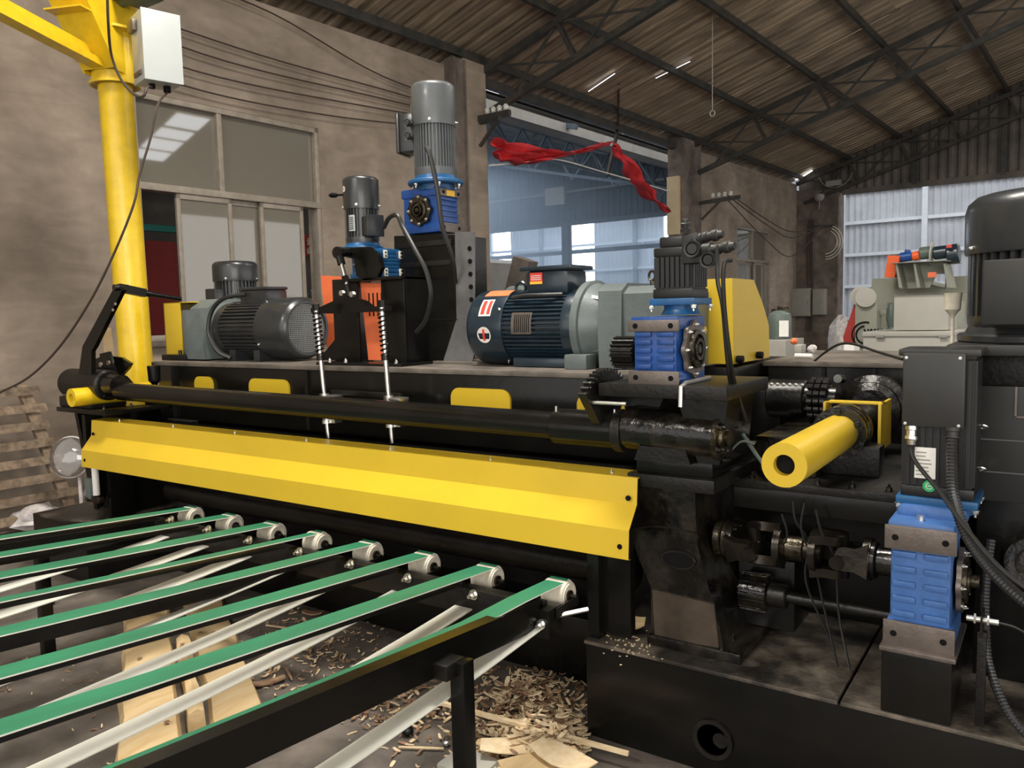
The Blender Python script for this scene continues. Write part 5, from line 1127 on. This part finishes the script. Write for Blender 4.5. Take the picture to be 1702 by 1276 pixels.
single('hoist_unit',MB().box(PXx+.1,PXx+.4,PYy-.1,PYy+.15,3.96,4.12,.03).cyl((PXx+.05,PYy,4.02),(PXx+.45,PYy,4.02),.07,seg=20),'bottle','dark unit on the crane head above the grey control box','hoist',org=(PXx+.2,PYy,3.8))
# =================================================================== BELT CONVEYOR
def zr(y): return .605+.085*(2.5-y)       # top of the frame rails, rising towards the viewer
t=cv=thing('belt_conveyor','black frame conveyor carrying eight narrow green belts at the lower left','conveyor',(-2.8,1.5,0))
def raily(x,w,h,y0,y1,name='side_rail',dz=0): 
    c=MB(); c.beam((x,y0,zr(y0)-h/2-.005+dz),(x,y1,zr(y1)-h/2-.005+dz),w,h); return obj(name,c,'black',t)
XR=[PY(x,y,2.6).x for x,y in ((328,848),(388,862),(456,880),(540,896),(620,916),(708,936),(817,962),(935,990))]
XR=[-1.575-.343*k for k in range(8)][::-1]
raily(-1.605,.05,.105,-.6,2.46,dz=.02); raily(-4.12,.05,.10,-.6,2.46); 
obj('middle_rail',MB().beam((-2.98,-.6,zr(-.6)-.1),(-2.98,2.46,zr(2.46)-.1),.05,.06),'blackd',t)
for y,n in ((2.47,'end_beam'),(-.6,'end_beam')):
    c=MB(); z=zr(y)-.045; c.box(-4.15,-1.58,y-.03,y+.03,z-.055,z+.05,.003); obj(n,c,'blackd',t)
obj('corner_bracket',MB().box(-1.60,-1.53,2.43,2.52,.49,.60,.003),'black',t)
for (x,y) in ((-1.56,1.87),(-4.19,1.87),(-1.56,-.4),(-4.19,-.4)):
    s=1 if x>-3 else -1
    zt=zr(y)-.035
    c=MB(); c.box(x-.035,x+.035*1,y-.045,y+.045,zt-.05,zt,.004); obj('stub',c,'blackd',t)
for (x,y) in ((-1.525,1.90),(-4.22,1.9),(-1.525,-.4),(-4.22,-.4)):
    zt=zr(y)-.035; c=MB(); c.box(x-.025,x+.03,y-.03,y+.025,0,zt-.0005,.004); obj('post',c,'black',t)
bt=meshof('x',MB(),'green') if False else None
def beltpts():
    pts=[]
    for k in range(13):
        y=-.45+ (2.6+.45)*k/12; pts.append((y,zr(y)+.055-.012*math.sin(PI*k/12)))
    for k in range(1,9):
        a=PI/2-PI*k/9; pts.append((2.6+.056*math.cos(a),.605+.056*math.sin(a)))
    for k in range(15):
        y=2.6-3.05*k/14; pts.append((y,.549-.02*k/14+(-.06)*math.sin(PI*k/14)**.8 + .0*(2.6-y)))
    zf=zr(-.45); 
    for k in range(1,7):
        a=-PI/2-PI*k/7; r=(zf+.055-.529)/2; pts.append((-.45+r*math.cos(a)*1.0,(zf+.055+.529)/2+r*math.sin(a)))
    return pts
bp=beltpts(); nb=len(bp); WB=[.08,.092,.10,.055,.086,.088,.088,.080]
for i,x in enumerate(XR):
    c=MB(); th=.0045; wb=WB[i]
    cen=(1.1,.6)
    out=[];inn=[]
    for k in range(nb):
        y,z=bp[k]; y0,z0=bp[k-1]; y1,z1=bp[(k+1)%nb]; d=Vector((y1-y0,z1-z0)); d.normalize(); nn=Vector((-d.y,d.x))   # outward normal (loop runs clockwise)
        out.append((y+nn.x*th,z+nn.y*th)); inn.append((y,z))
    tw=[random.uniform(-.006,.006) for _ in range(nb)]
    off=-.022
    vs=[]
    for (A,B2) in zip(out,inn):
        if i==7 and A[0]<2.45 and A[1]>.57: e_=min(1,(2.45-A[0])/.35); A=(A[0],A[1]-.052*e_); B2=(B2[0],B2[1]-.052*e_); off=-.022-.048*e_
        else: off=-.022
        vs+=[(x+off-wb/2,A[0],A[1]),(x+off+wb/2,A[0],A[1]),(x+off+wb/2,B2[0],B2[1]),(x+off-wb/2,B2[0],B2[1])]
    c.bm.verts.ensure_lookup_table(); v=[c.bm.verts.new(q) for q in vs]
    for k in range(nb):
        a=4*k; b=4*((k+1)%nb)
        for (p,q,mi) in ((0,1,0),(1,2,1),(2,3,1),(3,0,1)):
            f_=c.bm.faces.new((v[a+p],v[a+q],v[b+q],v[b+p])); f_.material_index=mi
    obj('belt',c,['green','white'],t)
    # roller at the machine end
    c=MB(); c.ring((x-.066,2.6,.605),(x+.030,2.6,.605),.0535,.02,32); c.torus((x+.030,2.6,.605),(1,0,0),.043,.006,26,6); rl=obj('roller',c,'nylon',t)
    obj('hub',MB().cyl((x-.05,2.6,.605),(x+.038,2.6,.605),.021,seg=16),'grease',rl)
    obj('roller_arm',MB().box(x+.05,x+.056,2.47,2.63,.56,.60,.002).cyl((x+.0,2.6,.605),(x+.066,2.6,.605),.008,seg=10),'blackd',t)
    if i<7:
        q=PY(*((286,863),(348,879),(416,897),(499,916.5),(584,937),(679,960),(788,987.6))[i],2.438); inst('bolt',BZ,t,q,RYm,scale=(1.7,1.7,1.7))
    obj('support_bar',MB().beam((x+off+.006,-.4,zr(-.4)+.03),(x+off+.006,2.40,zr(2.4)+.03),.05,.012),'blackd',t) if i<7 else None
for y in (0.55,):
    obj('cross_tube',MB().box(-4.1,-1.65,y-.02,y+.02,zr(y)-.09,zr(y)-.05,.002),'black',t)
inst('bolt',BZ,t,(-1.565,2.43,.545),RYm,scale=(1.6,1.6,1.6)); obj('tension_screw',MB().cyl((-1.535,2.5,.56),(-1.45,2.58,.575),.009,seg=8),'zinc',t)
# =================================================================== FLOOR LITTER
for (pts,lab) in (([(235,1040),(330,1005),(520,1276),(440,1330),(300,1330)],''),):
    pass
def plank(lab,corner,dirv,L,w,h,rot,bark=False):
    x,y=corner; t=thing('timber_slab',lab,'timber',(x,y,0)); a=math.atan2(dirv[1],dirv[0]); m=Matrix.Translation((x,y,0))@Matrix.Rotation(a,4,'Z')
    c=MB(); n=14; vs=[];fs=[]
    for i in range(n+1):
        u=L*i/n; j0=.018*noise.noise(Vector((u*3,1,L))); j1=.018*noise.noise(Vector((u*3,7,L)))
        hz_=h*(1+.15*noise.noise(Vector((u*4,3,0))))
        vs+=[m@Vector((u,-w/2+j0,0)),m@Vector((u,w/2+j1,0)),m@Vector((u,w/2*.85+j1,hz_*.85)),m@Vector((u,0,hz_)),m@Vector((u,-w/2*.85+j0,hz_*.8))]
    for i in range(n):
        for k in range(5): fs.append((5*i+k,5*i+(k+1)%5,5*i+5+(k+1)%5,5*i+5+k))
    fs+=[(0,1,2,3,4),tuple(5*n+k for k in (4,3,2,1,0))]
    c.add(vs,fs); obj('slab',c,'wood',t)
    for k in range(4):
        u=L*random.uniform(.15,.9); o=obj('knot',MB().lathe([(.012,0),(.007,.002),(0,.002)],m@Vector((u,random.uniform(-.3,.3)*w,h*1.06)),(0,0,1),10),'chipb',t)
a0=PZ(235,1010,0); a1=PZ(235,1290,0); b0=PZ(330,985,0); b1=PZ(420,1290,0)
plank('rounded pale log slab on the floor under the belts, left one of the pair',(a0.x+.06,a0.y),(a1-a0)[:2],1.9,.24,.07,0)
plank('flat pale timber board on the floor under the belts, right one of the pair',(b0.x+.02,b0.y),(b1-b0)[:2],1.9,.22,.045,0)
plank('short pale slab lying between the two long boards under the belts',(PZ(300,1080,0).x+.02,PZ(300,1080,0).y),(b1-b0)[:2],.9,.07,.09,0)
def chip(c,p,L,w,h,a,tilt=0,curl=0):
    m=Matrix.Translation(p)@Matrix.Rotation(a,4,'Z')@Matrix.Rotation(tilt,4,'Y')
    n=4; vs=[];fs=[]
    for i in range(n+1):
        u=L*(i/n-.5); ww=w*(.5+.5*math.sin(PI*(i+.6)/(n+1.2))); zz=curl*(u/L*2)**2
        vs+=[m@Vector((u,-ww/2,zz)),m@Vector((u,ww/2,zz)),m@Vector((u,ww/2,zz+h)),m@Vector((u,-ww/2,zz+h))]
    for i in range(n):
        for k in range(4): fs.append((4*i+k,4*i+(k+1)%4,4*i+4+(k+1)%4,4*i+4+k))
    fs+=[(3,2,1,0),(4*n,4*n+1,4*n+2,4*n+3)]
    c.add(vs,fs)
cp=[MB(),MB()]
rnd=random.Random(3)
pc=PZ(900,1190,0)
def heap(cx_,cy_,n,sx,sy,pal,zmax=.05,big=1):
    for k in range(n):
        px_=rnd.gauss(cx_,sx); py_=rnd.gauss(cy_,sy)
        if not(0<px_<973 and py_>1010): continue
        q=PZ(px_,min(py_,1400),0); z=abs(rnd.gauss(0,zmax))*max(0,1-math.hypot((px_-cx_)/sx/2,(py_-cy_)/sy/2))+.003
        L=rnd.uniform(.012,.06)*big; chip(cp[1 if rnd.random()<pal else 0],Vector((q.x,q.y,z)),L,L*rnd.uniform(.12,.45),.003,rnd.uniform(0,PI),rnd.uniform(-.3,.3),rnd.uniform(-.004,.008))
heap(880,1190,900,55,45,.55,.05); heap(900,1250,700,60,35,.8,.06,1.3); heap(640,1150,260,45,40,.3,.02); heap(700,1180,150,60,50,.4,.02,.8); heap(470,1080,220,60,35,.4,.008,.8); heap(560,1060,160,60,50,.5,.005,.6); heap(300,1150,120,220,90,.5,.004,.5); heap(120,1050,80,80,60,.4,.004,.6)
o=obj('wood_chips',cp[0],'chipb'); o['label']='brown bark shreds scattered over the floor below the conveyor'; o['category']='wood chips'; o['kind']='stuff'
o=obj('wood_chips',cp[1],'chipl'); o['label']='pale wood chips heaped on the floor beside the black base block'; o['category']='wood chips'; o['kind']='stuff'
def lone(name,lab,cat,px_,py_,L,w,a,m='chipl',h=.006,curl=.01,z=.01,tilt=0):
    q=PZ(px_,py_,z); c=MB(); chip(c,Vector((q.x,q.y,z)),L,w,h,a,tilt,curl); return single(name,c,m,lab,cat,org=(q.x,q.y,0))
lone('wood_sliver','long brown stick running right from behind the conveyor post','stick',860,1205,.95,.022,math.atan2((PZ(990,1255,0)-PZ(720,1180,0)).y,(PZ(990,1255,0)-PZ(720,1180,0)).x),'chipl',.014,.0,.05)
lone('veneer_scrap','broad pale veneer scrap at the bottom edge right of the conveyor post','veneer',860,1240,.28,.12,.6,'chipl',.004,.01,.06)
lone('veneer_scrap','pale veneer scrap at the very bottom near the black base block','veneer',935,1258,.26,.13,-.2,'chipl',.004,.012,.09)
lone('veneer_scrap','pointed veneer scrap lying left over the bottom chip heap','veneer',825,1240,.16,.05,.3,'wood',.004,.006,.05)
lone('veneer_scrap','wide pale scrap at the lower right corner of the chip heap','veneer',900,1270,.3,.16,.9,'wood',.005,.01,.07)
lone('bark_piece','orange-brown bark strip under the belts near the near rail','bark',445,1135,.16,.045,1.1,'chipb',.008,.01,.01)
lone('bark_piece','thin forked bark strip right of the orange-brown strip','bark',480,1120,.14,.012,-.5,'chipb',.005,.0,.01)
lone('bark_piece','brown curled bark lying below the end beam of the conveyor','bark',520,1020,.12,.05,.4,'chipb',.008,.012,.01)
lone('wood_sliver','thin pale splinter under the belts left of the curled bark','stick',470,1043,.22,.015,.25,'chipl',.005,0,.01)
lone('wood_sliver','yellow leaf-shaped splinter left of the conveyor post','stick',722,1172,.12,.035,.7,'chipl',.004,.008,.012)
lone('wood_sliver','long thin yellow splinter at the foot of the black knob','stick',700,1243,.18,.012,.5,'chipl',.004,0,.01)
lone('wood_block','small torn block of pale wood on the base plate left of the cast stand','wood',1050,1043,.01,.01,0,'chipl') if False else None
q=PZ(1050,1040,.42); c=MB(); chip(c,Vector((q.x,q.y,.43)),.10,.07,.02,.4,.2,.012); chip(c,Vector((q.x+.01,q.y-.01,.415)),.08,.03,.01,1.1,.0,.0); single('torn_wood','' or c,'wood','torn piece of pale wood on the base plate left of the cast stand','wood',org=(q.x,q.y,.4))
c=MB()
for k in range(70): v=PZ(rnd.gauss(1060,30),rnd.gauss(1070,12),.402); chip(c,v,.008,.005,.002,rnd.uniform(0,3))
o=obj('sawdust_crumbs',c,'chipl'); o['label']='pale crumbs sprinkled on the base plate around the torn wood'; o['category']='sawdust'; o['kind']='stuff'
for (px_,py_,r_,lab) in ((678,1222,.024,'black plastic knob on the floor left of the conveyor post'),(742,1240,.016,'small steel ball beside the conveyor post'),(322,1126,.016,'small pale wood nub on the floor between the belts'),(84,1005,.028,'small black cup on the floor at the left under the belts')):
    q=PZ(px_,py_,0); c=MB(); c.lathe([(r_*.6,0),(r_,r_*.5),(r_,r_*1.1),(r_*.7,r_*1.6),(0,r_*1.75)],(q.x,q.y,.002),(0,0,1),16); single('floor_knob',c,'black' if 'black' in lab else ('steel' if 'steel' in lab else 'chipl'),lab,'knob',org=(q.x,q.y,0))
q=PZ(770,1268,0)
single('clear_tray',MB().box(q.x-.05,q.x+.14,q.y-.1,q.y+.05,.002,.035,.012),'creaml','pale flat plastic piece at the bottom behind the conveyor post','plastic',org=(q.x,q.y,0))
# pallet leaning on the wall
t=thing('wooden_pallet','weathered slatted wooden pallet leaning against the wall at the left edge','pallet',(-7.35,2.4,0),b=True)
tl=math.radians(12)
def PL(a,s,off): return Vector((-7.13-off*math.cos(tl)-s*math.sin(tl)+.0,a,s*math.cos(tl)+off*-math.sin(tl)*0))
sk=.10
def plk(a0,a1,s0,s1,o0,o1,name,m='woodd'):
    vs=[PL(a+ sh_,s,o) for s,sh_ in ((s0,-sk*s0*2),(s1,-sk*s1*2)) for a in (a0,a1) for o in (o0,o1)]
    c=MB(); c.add(vs,[(0,1,3,2),(4,6,7,5),(0,4,5,1),(2,3,7,6),(0,2,6,4),(1,5,7,3)]); return obj(name,c,m,t)
for k in range(8):
    s0=.08+.15*k; plk(1.2+random.uniform(-.01,.01),3.14+random.uniform(-.02,.02),s0,s0+.07,-.03,-.008,'slat')
for a in (1.3,2.1,3.0): plk(a,a+.09,.02,1.22,.0,.07,'bearer')
# rubbish in the corner
t=thing('woven_sack','crumpled mauve sack on the floor between the pallet and the machine','sack',(-7.1,3.5,0),b=True)
def blob(c0,r,seed,sq=(1,1,1),n=3,amp=.3):
    b=bmesh.new(); bmesh.ops.create_icosphere(b,subdivisions=n,radius=1)
    for v in b.verts:
        d=v.co.normalized(); f_=1+amp*noise.noise(d*2.2+Vector((seed,0,0)))+amp*.5*noise.noise(d*5+Vector((seed,3,0))); v.co=Vector((d.x*r*sq[0]*f_,d.y*r*sq[1]*f_,max(-.95,d.z*f_)*r*sq[2]))+Vector(c0)
    m=MB(); m.bm.free(); m.bm=b; return m
q=toB(PZ(115,850,.12)); obj('sack',blob((-6.95,3.35,.20),.17,1,(1,.9,1.1)),'bag',t)
single('plastic_bag',blob((-7.15,2.75,.10),.13,5,(1.2,1.5,.8)),'rubble','crumpled grey plastic bag at the foot of the pallet','bag',b=True,org=(-7.15,2.75,0))
single('plastic_bag',blob((-7.3,3.35,.14),.16,9,(.8,1,.9)),'rubble','crumpled bag wedged between the pallet and the mauve sack','bag',b=True,org=(-7.3,3.35,0))
single('rubbish_heap',blob((-6.6,1.9,.05),.22,12,(1,2.2,.35)),'chipb','low brown heap of rubbish in front of the pallet','rubbish',b=True,org=(-6.6,1.9,0))
q=PY(112,762,3.2)
c=MB(); c.lathe([(.165,0),(.16,.03),(.12,.06),(.06,.075),(0,.08)],(q.x-.05,3.25,q.z),(.5,-.8,.2),30); t=thing('clear_dome','clear plastic dome cover leaning beside the left stand','cover',(q.x,3.25,q.z-.15)); obj('dome',c,'clearglass',t); obj('rim',MB().torus((q.x-.05,3.25,q.z),(.5,-.8,.2),.165,.008,30,6),'rubble',t)
obj('stand',MB().cyl((q.x-.03,3.3,0),(q.x-.03,3.3,q.z-.15),.015,seg=8),'rubble',t)
c=MB(); q1=PY(178,545,3.6); c.beam(Vector((PY(205,660,3.6).x,3.6,0)),PY(176,545,3.6),.07,.03); single('split_stick','' or c,'wood','split pale stick standing between the lever and the yellow pole','stick',org=tuple(PY(192,600,3.6)))
# =================================================================== RIGHT BACKGROUND
# big vertical motor on black cabinet
xc=PY(1607,450,3.3).x+.27
m4=motor('electric_motor','huge charcoal vertical motor cut by the right edge of the picture',.27,.51,'darkmotor','darkmotor',flange=(.30,.03,'darkmotor'),fins=46,loc=(xc,3.35,1.56),box=(-PI/2-.15,.17,.30,.20,.06),cover=.40,mbox='servogrey')
t=thing('motor_cabinet','black steel cabinet with shiny ring handles under the huge vertical motor','cabinet',(xc,3.4,.4))
obj('top_plate',MB().box(xc-.30,xc+.6,3.02,3.7,1.525,1.56,.004),'servogrey',t); obj('upper_box',MB().box(xc-.22,xc+.6,3.12,3.6,1.42,1.525,.004),'blackd',t)
X0=PY(1626,700,3.10).x
obj('body',MB().box(X0,xc+.6,3.10,3.9,1.03,1.42,.005),'servogrey',t); obj('lower_body',MB().box(X0-.0,xc+.6,3.14,3.9,.40,1.03,.005),'black',t)
for z in (1.13,1.24): obj('panel_seam',MB().box(X0,xc+.6,3.097,3.10,z-.002,z+.002),'greymotor',t)
for (x,y) in ((1634,709),(1631,779)):
    v=PY(x,y,3.05); obj('ring_handle',MB().torus(v,(.15,.6,1),.014,.0035,18,6).cyl(v+Vector((-.01,0,0)),v+Vector((-.02,.05,0)),.004,seg=6),'zinc',t)
obj('door_frame',MB().box(PY(1688,630,3.09).x,PY(1690,630,3.09).x+.003,3.09,3.10,1.32,1.42).box(PY(1688,630,3.09).x,xc+.5,3.09,3.10,1.318,1.323),'mach',t)
obj('pump_round',MB().lathe([(.09,0),(.10,.02),(.10,.1),(.08,.12),(.05,.12),(.05,.1)],(-.02,3.02,.86),(-.3,-1,.2),26),'oily',t)
single('white_cup',MB().lathe([(.006,0),(.012,.012),(.026,.03),(.030,.085),(.032,.09),(0,.09)],PY(1583,528,3.3),(0,0,1),18).cyl(PY(1583,572,3.3),PY(1583,527,3.3),.006,seg=8),'nylon','translucent white oil cup left of the huge vertical motor','oil cup',org=tuple(PY(1583,560,3.3)))
single('table_hose',MB().tube(crv([Vector((-1.0,4.08,1.43)),PY(1372,585,4.0),PY(1395,572,3.95),PY(1420,572,3.9),PY(1460,585,3.85),PY(1500,597,3.7)],7),.006,6),'cable','thin black hose arching over the pale table top','hose',org=(-1.0,4.08,1.43))
single('cup_hose',MB().tube(crv([PY(1583,572,3.3),PY(1578,584,3.35),PY(1558,600,3.4)],5),.006,6),'cable','thin black hose below the white oil cup','hose',org=tuple(PY(1558,600,3.4)))
# bottle, boxes at the far end of the table
t=thing('gas_bottle','dark green gas bottle standing beyond the yellow hood','gas bottle',tuple(toB(PY(1297,590,7.0))[:2])+(0,),b=True) if False else None
def vlabel(): pass
yg=6.2
q=PY(1296,563,yg); rg=.085
t=thing('gas_bottle','dark green gas bottle standing on a grey box beyond the yellow hood','gas bottle',(q.x,yg,q.z))
k_=yg/6.2
rg=(1316-1279)/2*((q-CAM).dot(Vector((RX[2],RY[2],RZ[2]))))/F; hB=PY(1296,515,yg).z-q.z
obj('shell',MB().lathe([(rg*.95,0),(rg,.01),(rg,hB*.72),(rg*.9,hB*.86),(rg*.6,hB*.96),(0,hB)],(q.x,yg,q.z),(0,0,1),28),'bottle',t)
obj('valve',MB().cyl((q.x,yg,q.z+hB*.96),(q.x,yg,q.z+hB*1.12),.02,seg=10).box(q.x-.06,q.x-.03,yg-.02,yg+.02,q.z+hB*.9,q.z+hB*1.04).box(q.x+.02,q.x+.07,yg-.02,yg+.02,q.z+hB,q.z+hB*1.1),'grease',t)
c=MB(); c.box(q.x+.02,q.x+.02+rg*.8,yg-rg*1.02,yg-rg*.9,q.z+.02,q.z+.14); obj('paper_label',c,'paper',t)
A=PY(1279,563,yg); B_=PY(1317,600,yg)
single('grey_box',MB().box(A.x,B_.x+.02,yg-.25,yg+.25,.9,q.z-.001,.004),'cabinet','grey sheet-metal box under the gas bottle','box',org=(q.x,yg,.9))
single('box_stand',MB().box(A.x+.05,B_.x-.05,yg-.2,yg+.2,0,.899,.004),'blackd','dark stand under the grey sheet-metal box','stand',org=(q.x,yg,0))
for (x0_,x1_,y0_,y1_,Y_,m,lab,nm) in ((1320,1332,573,585,4.6,'creaml','small pale green carton on the far edge of the table','carton'),(1314,1326,560,574,4.7,'orange','crumpled pinkish rag on the small carton','rag'),(1342,1358,571,589,4.75,'rubble','crumpled dark plastic on the table','plastic_bag'),(1322,1352,591,594,4.3,'paper','short white tube lying on the table','tube'),(1402,1420,573,590,6.4,'paper','white box at the foot of the grey-green machine','box')):
    A=PY(x0_,y1_,Y_); B_=PY(x1_,y0_,Y_); zb_=1.43 if Y_<5 else 0
    if nm in ('rag','plastic_bag'): c=blob(((A.x+B_.x)/2,Y_,(A.z+B_.z)/2),(B_.x-A.x)/2,x0_,(1,1,1),2); zb_=A.z
    elif nm=='tube': c=MB().cyl((A.x,Y_,1.443),(B_.x,Y_-.02,1.443),.012,seg=12); zb_=1.431
    elif zb_==0: c=MB().box(A.x,B_.x,Y_,Y_+.2,0,B_.z,.006)
    else: c=MB().box(A.x,B_.x,Y_,Y_+.1,1.431,B_.z,.004)
    single(nm,c,m,lab,nm.replace('_',' '),org=((A.x+B_.x)/2,Y_,zb_))
# pale grey-green machine in the background
aM=9.0
def BA_(x,y,a=aM): return PA(x,y,a)
def bbox(c,x0_,y0_,x1_,y1_,a,d,bev=.006,zfix=None):
    A=PA(x0_,y1_,a); B_=PA(x1_,y0_,a); c.box(A.x,B_.x,a,a+d,A.z if zfix is None else zfix,B_.z,bev); return c
o0=PA(1500,600,aM)
t=thing('background_machine','big grey-green machine with a sloping top far behind the table','machine',(o0.x,aM,0),b=True)
obj('base',bbox(MB(),1420,500,1600,600,aM+.6,2.2,zfix=0),'cream',t)
obj('left_cheek',bbox(MB(),1420,503,1458,600,aM-.2,.8,zfix=0),'cream',t)
def pm(pts,a): return [(PA(x,y,a).x,PA(x,y,a).z) for x,y in pts]
obj('sloped_housing',MB().prism(pm([(1450,463),(1500,462),(1610,490),(1610,520),(1443,520)],aM+.8),'y',aM+.8,aM+2.4),'cream',t)
obj('top_bracket',MB().prism(pm([(1480,438),(1572,432),(1580,455),(1556,455),(1545,478),(1496,480),(1490,452)],aM+.5),'y',aM+.5,aM+.54),'cream',t)
obj('top_shelf',bbox(MB(),1480,432,1575,438,aM+.2,.9),'cream',t)
for x in (1488,1518,1568):
    obj('bracket_rib',MB().prism(pm([(x,438),(x+3,438),(x+12,478),(x+6,478)],aM+.25),'y',aM+.25,aM+.6),'cream',t)
obj('upper_flank',bbox(MB(),1570,457,1640,500,aM+.9,1.4),'cream',t)
obj('small_label',bbox(MB(),1542,452,1556,461,aM+.18,.02,.0),'orange',t)
obj('support_arm',bbox(MB(),1458,515,1490,524,aM-.1,.1),'cream',t)
obj('red_base_rod',MB().lathe([(.06,0),(.03,.03),(.035,.06),(.05,.12),(.045,.22),(.02,.27)],tuple(PA(1481,549,aM-.15)),(0,0,1),18),'bottle',t)
obj('pulley',MB().cyl(tuple(PA(1439,494,aM-.25)),tuple(PA(1439,494,aM-.15)),.10,seg=26).cyl(tuple(PA(1430,492,aM-.15)),tuple(PA(1430,492,aM-.05)),.10,seg=26),'creaml',t)
c=MB(); 
for (R_,a0_,a1_) in ((.13,1.6,5.0),(.09,1.2,4.6)):
    v=PA(1438,556,aM-.215); c.torus(tuple(v),(0,1,0),R_,.008,18,5,a0_,a1_)
for k in range(4): v=PA(1436+6*k,553,aM-.215); c.beam((v.x,v.y,v.z+.04),(v.x+.04,v.y,v.z-.04),.01,.012); c.beam((v.x+.04,v.y,v.z-.04),(v.x+.07,v.y,v.z+.04),.01,.012)
obj('swirl_logo',c,'ink',t)
# red belt guard left of it
single('belt_guard',MB().prism(pm([(1421,502),(1425,504),(1418,570),(1413,573),(1403,572),(1401,560)],aM-.1),'y',aM-.1,aM+.15),'redpaint','slanted dark red belt guard left of the grey-green machine','guard',b=True,org=tuple(PA(1410,572,aM-.1)))
# foreground boxes of that machine
t=thing('putty_box','pale putty upright panel box in front of the grey-green machine','box',(PA(1530,550,aM-.8).x,aM-.8,1.4),b=True)
obj('panel',bbox(MB(),1485,488,1577,549,aM-.8,.5),'creaml',t); obj('top_lip',bbox(MB(),1484,487,1579,490,aM-.83,.55),'paper',t)
t=thing('putty_chest','long pale lidded chest below the putty panel box','chest',(PA(1510,575,aM-1).x,aM-1,0),b=True)
obj('body',bbox(MB(),1434,558,1586,600,aM-1.0,.8,zfix=0),'creaml',t); obj('lid',bbox(MB(),1433,551,1587,559,aM-1.02,.84),'creaml',t)
for x in (1455,1560): obj('hinge',bbox(MB(),x,557,x+14,561,aM-1.04,.02,0),'gutter',t)
# motor train on top of it
am=aM+.5
t=thing('orange_gearmotor','orange and blue geared motor train on top of the grey-green machine','motor',tuple(PA(1530,435,am)),b=True)
obj('orange_guard',MB().prism(pm([(1476,424),(1495,425),(1492,440),(1487,461),(1470,461)],am-.1),'y',am-.1,am+.15),'orange2',t)
def hc(x0_,x1_,y0_,y1_,m,nm):
    A=PA(x0_,(y0_+y1_)/2,am); B_=PA(x1_,(y0_+y1_)/2-3,am); r_=(PA(x0_,y0_,am).z-PA(x0_,y1_,am).z)/2; return obj(nm,MB().cyl(A,B_,r_,seg=24,bev=.01),m,t)
hc(1496,1517,420,436,'blue','blue_gear_case'); hc(1516,1530,419,434,'orange2','orange_coupling'); hc(1529,1552,411,432,'bottle','dark_bell'); hc(1552,1575,410,432,'bluemotor','motor_body'); hc(1575,1595,407,440,'bluemotor','fan_cover')
obj('top_boss',MB().cyl(PA(1508,421,am),PA(1509,415,am),.03,seg=10),'blue',t)
obj('orange_tag',MB().box(PA(1578,408,am).x,PA(1586,408,am).x,am-.16,am-.14,PA(1578,413,am).z,PA(1578,408,am).z),'labelred',t)
obj('band',MB().cyl(PA(1548,422,am),PA(1550,422,am),.125,seg=24),'creaml',t)
# white wrapped stack by the doorway
single('wrapped_stack',blob((PA(1397,560,14.5).x,14.5,.76),.3,4,(.7,1,2.6),3,.2),'rubble','tall stack wrapped in pale plastic at the edge of the far doorway','stack',b=True,org=(PA(1397,560,14.5).x,14.5,0))
def PR(px,py,dz=0):
    r=ray(px,py); n=Vector((-SL*BN.x,-SL*BN.y,1)); d0=ZE+SL*7.6+dz; return toB(CAM+r*((d0-CAM.dot(n))/r.dot(n)))
q=PR(1184,25); q2=PA(1184,185,q.y)
single('hanging_string',MB().tube([q,q2],.006,5).torus(tuple(q2-Vector((0,0,.03))),(0,1,0),.04,.01,12,5),'creaml','thin string with a loop hanging from the roof','string',b=True,org=tuple(q2))
for (xa,ya,xb_,yb_,w_,m_k) in ((978,152,1022,122,.022,'skypanel'),(1090,130,1147,102,.022,'skypanel'),(1330,296,1350,283,.12,'skypanel'),(1322,299,1338,291,.12,'skypanel')):
    A=PR(xa,ya,-.045); B_=PR(xb_,yb_,-.045); d=(B_-A).normalized(); sd=Vector((0,1,0))*w_/2
    obj('daylight_slit',MB().add([A-sd,A+sd,B_+sd,B_-sd],[(0,1,2,3)]),m_k,ce)
# repeats of a kind carry one group phrase
GR={'wall_wire':'wires strung along the left wall','slack_wire':'wires slung between the brown column and the corner column','switch_cabinet':'switch cabinets on the corner column','concrete_column':'concrete columns along the left wall','roof_truss':'lattice roof trusses','neighbour_truss':'trusses of the next hall','red_banner':'red cloths across the opening','spring_rod':'spring rods of the rocker','orange_sheet':'orange sheets around the black pedestal','worm_gearbox':'blue worm gearboxes','servo_motor':'black servo motors','electric_motor':'drum motors','motor_cable':'thick motor cables','servo_cable':'cables of the small servo','corrugated_conduit':'corrugated conduits at the right','timber_slab':'timber slabs under the belts','veneer_scrap':'veneer scraps on the floor','wood_sliver':'wood slivers on the floor','bark_piece':'bark pieces on the floor','floor_knob':'small round bits on the floor','wood_chips':'wood chips on the floor','plastic_bag':'crumpled plastic bags'}
for o in bpy.data.objects:
    if o.parent is None and 'label' in o and 'group' not in o:
        b=o.name.split('.')[0]
        if b in GR: o['group']=GR[b]
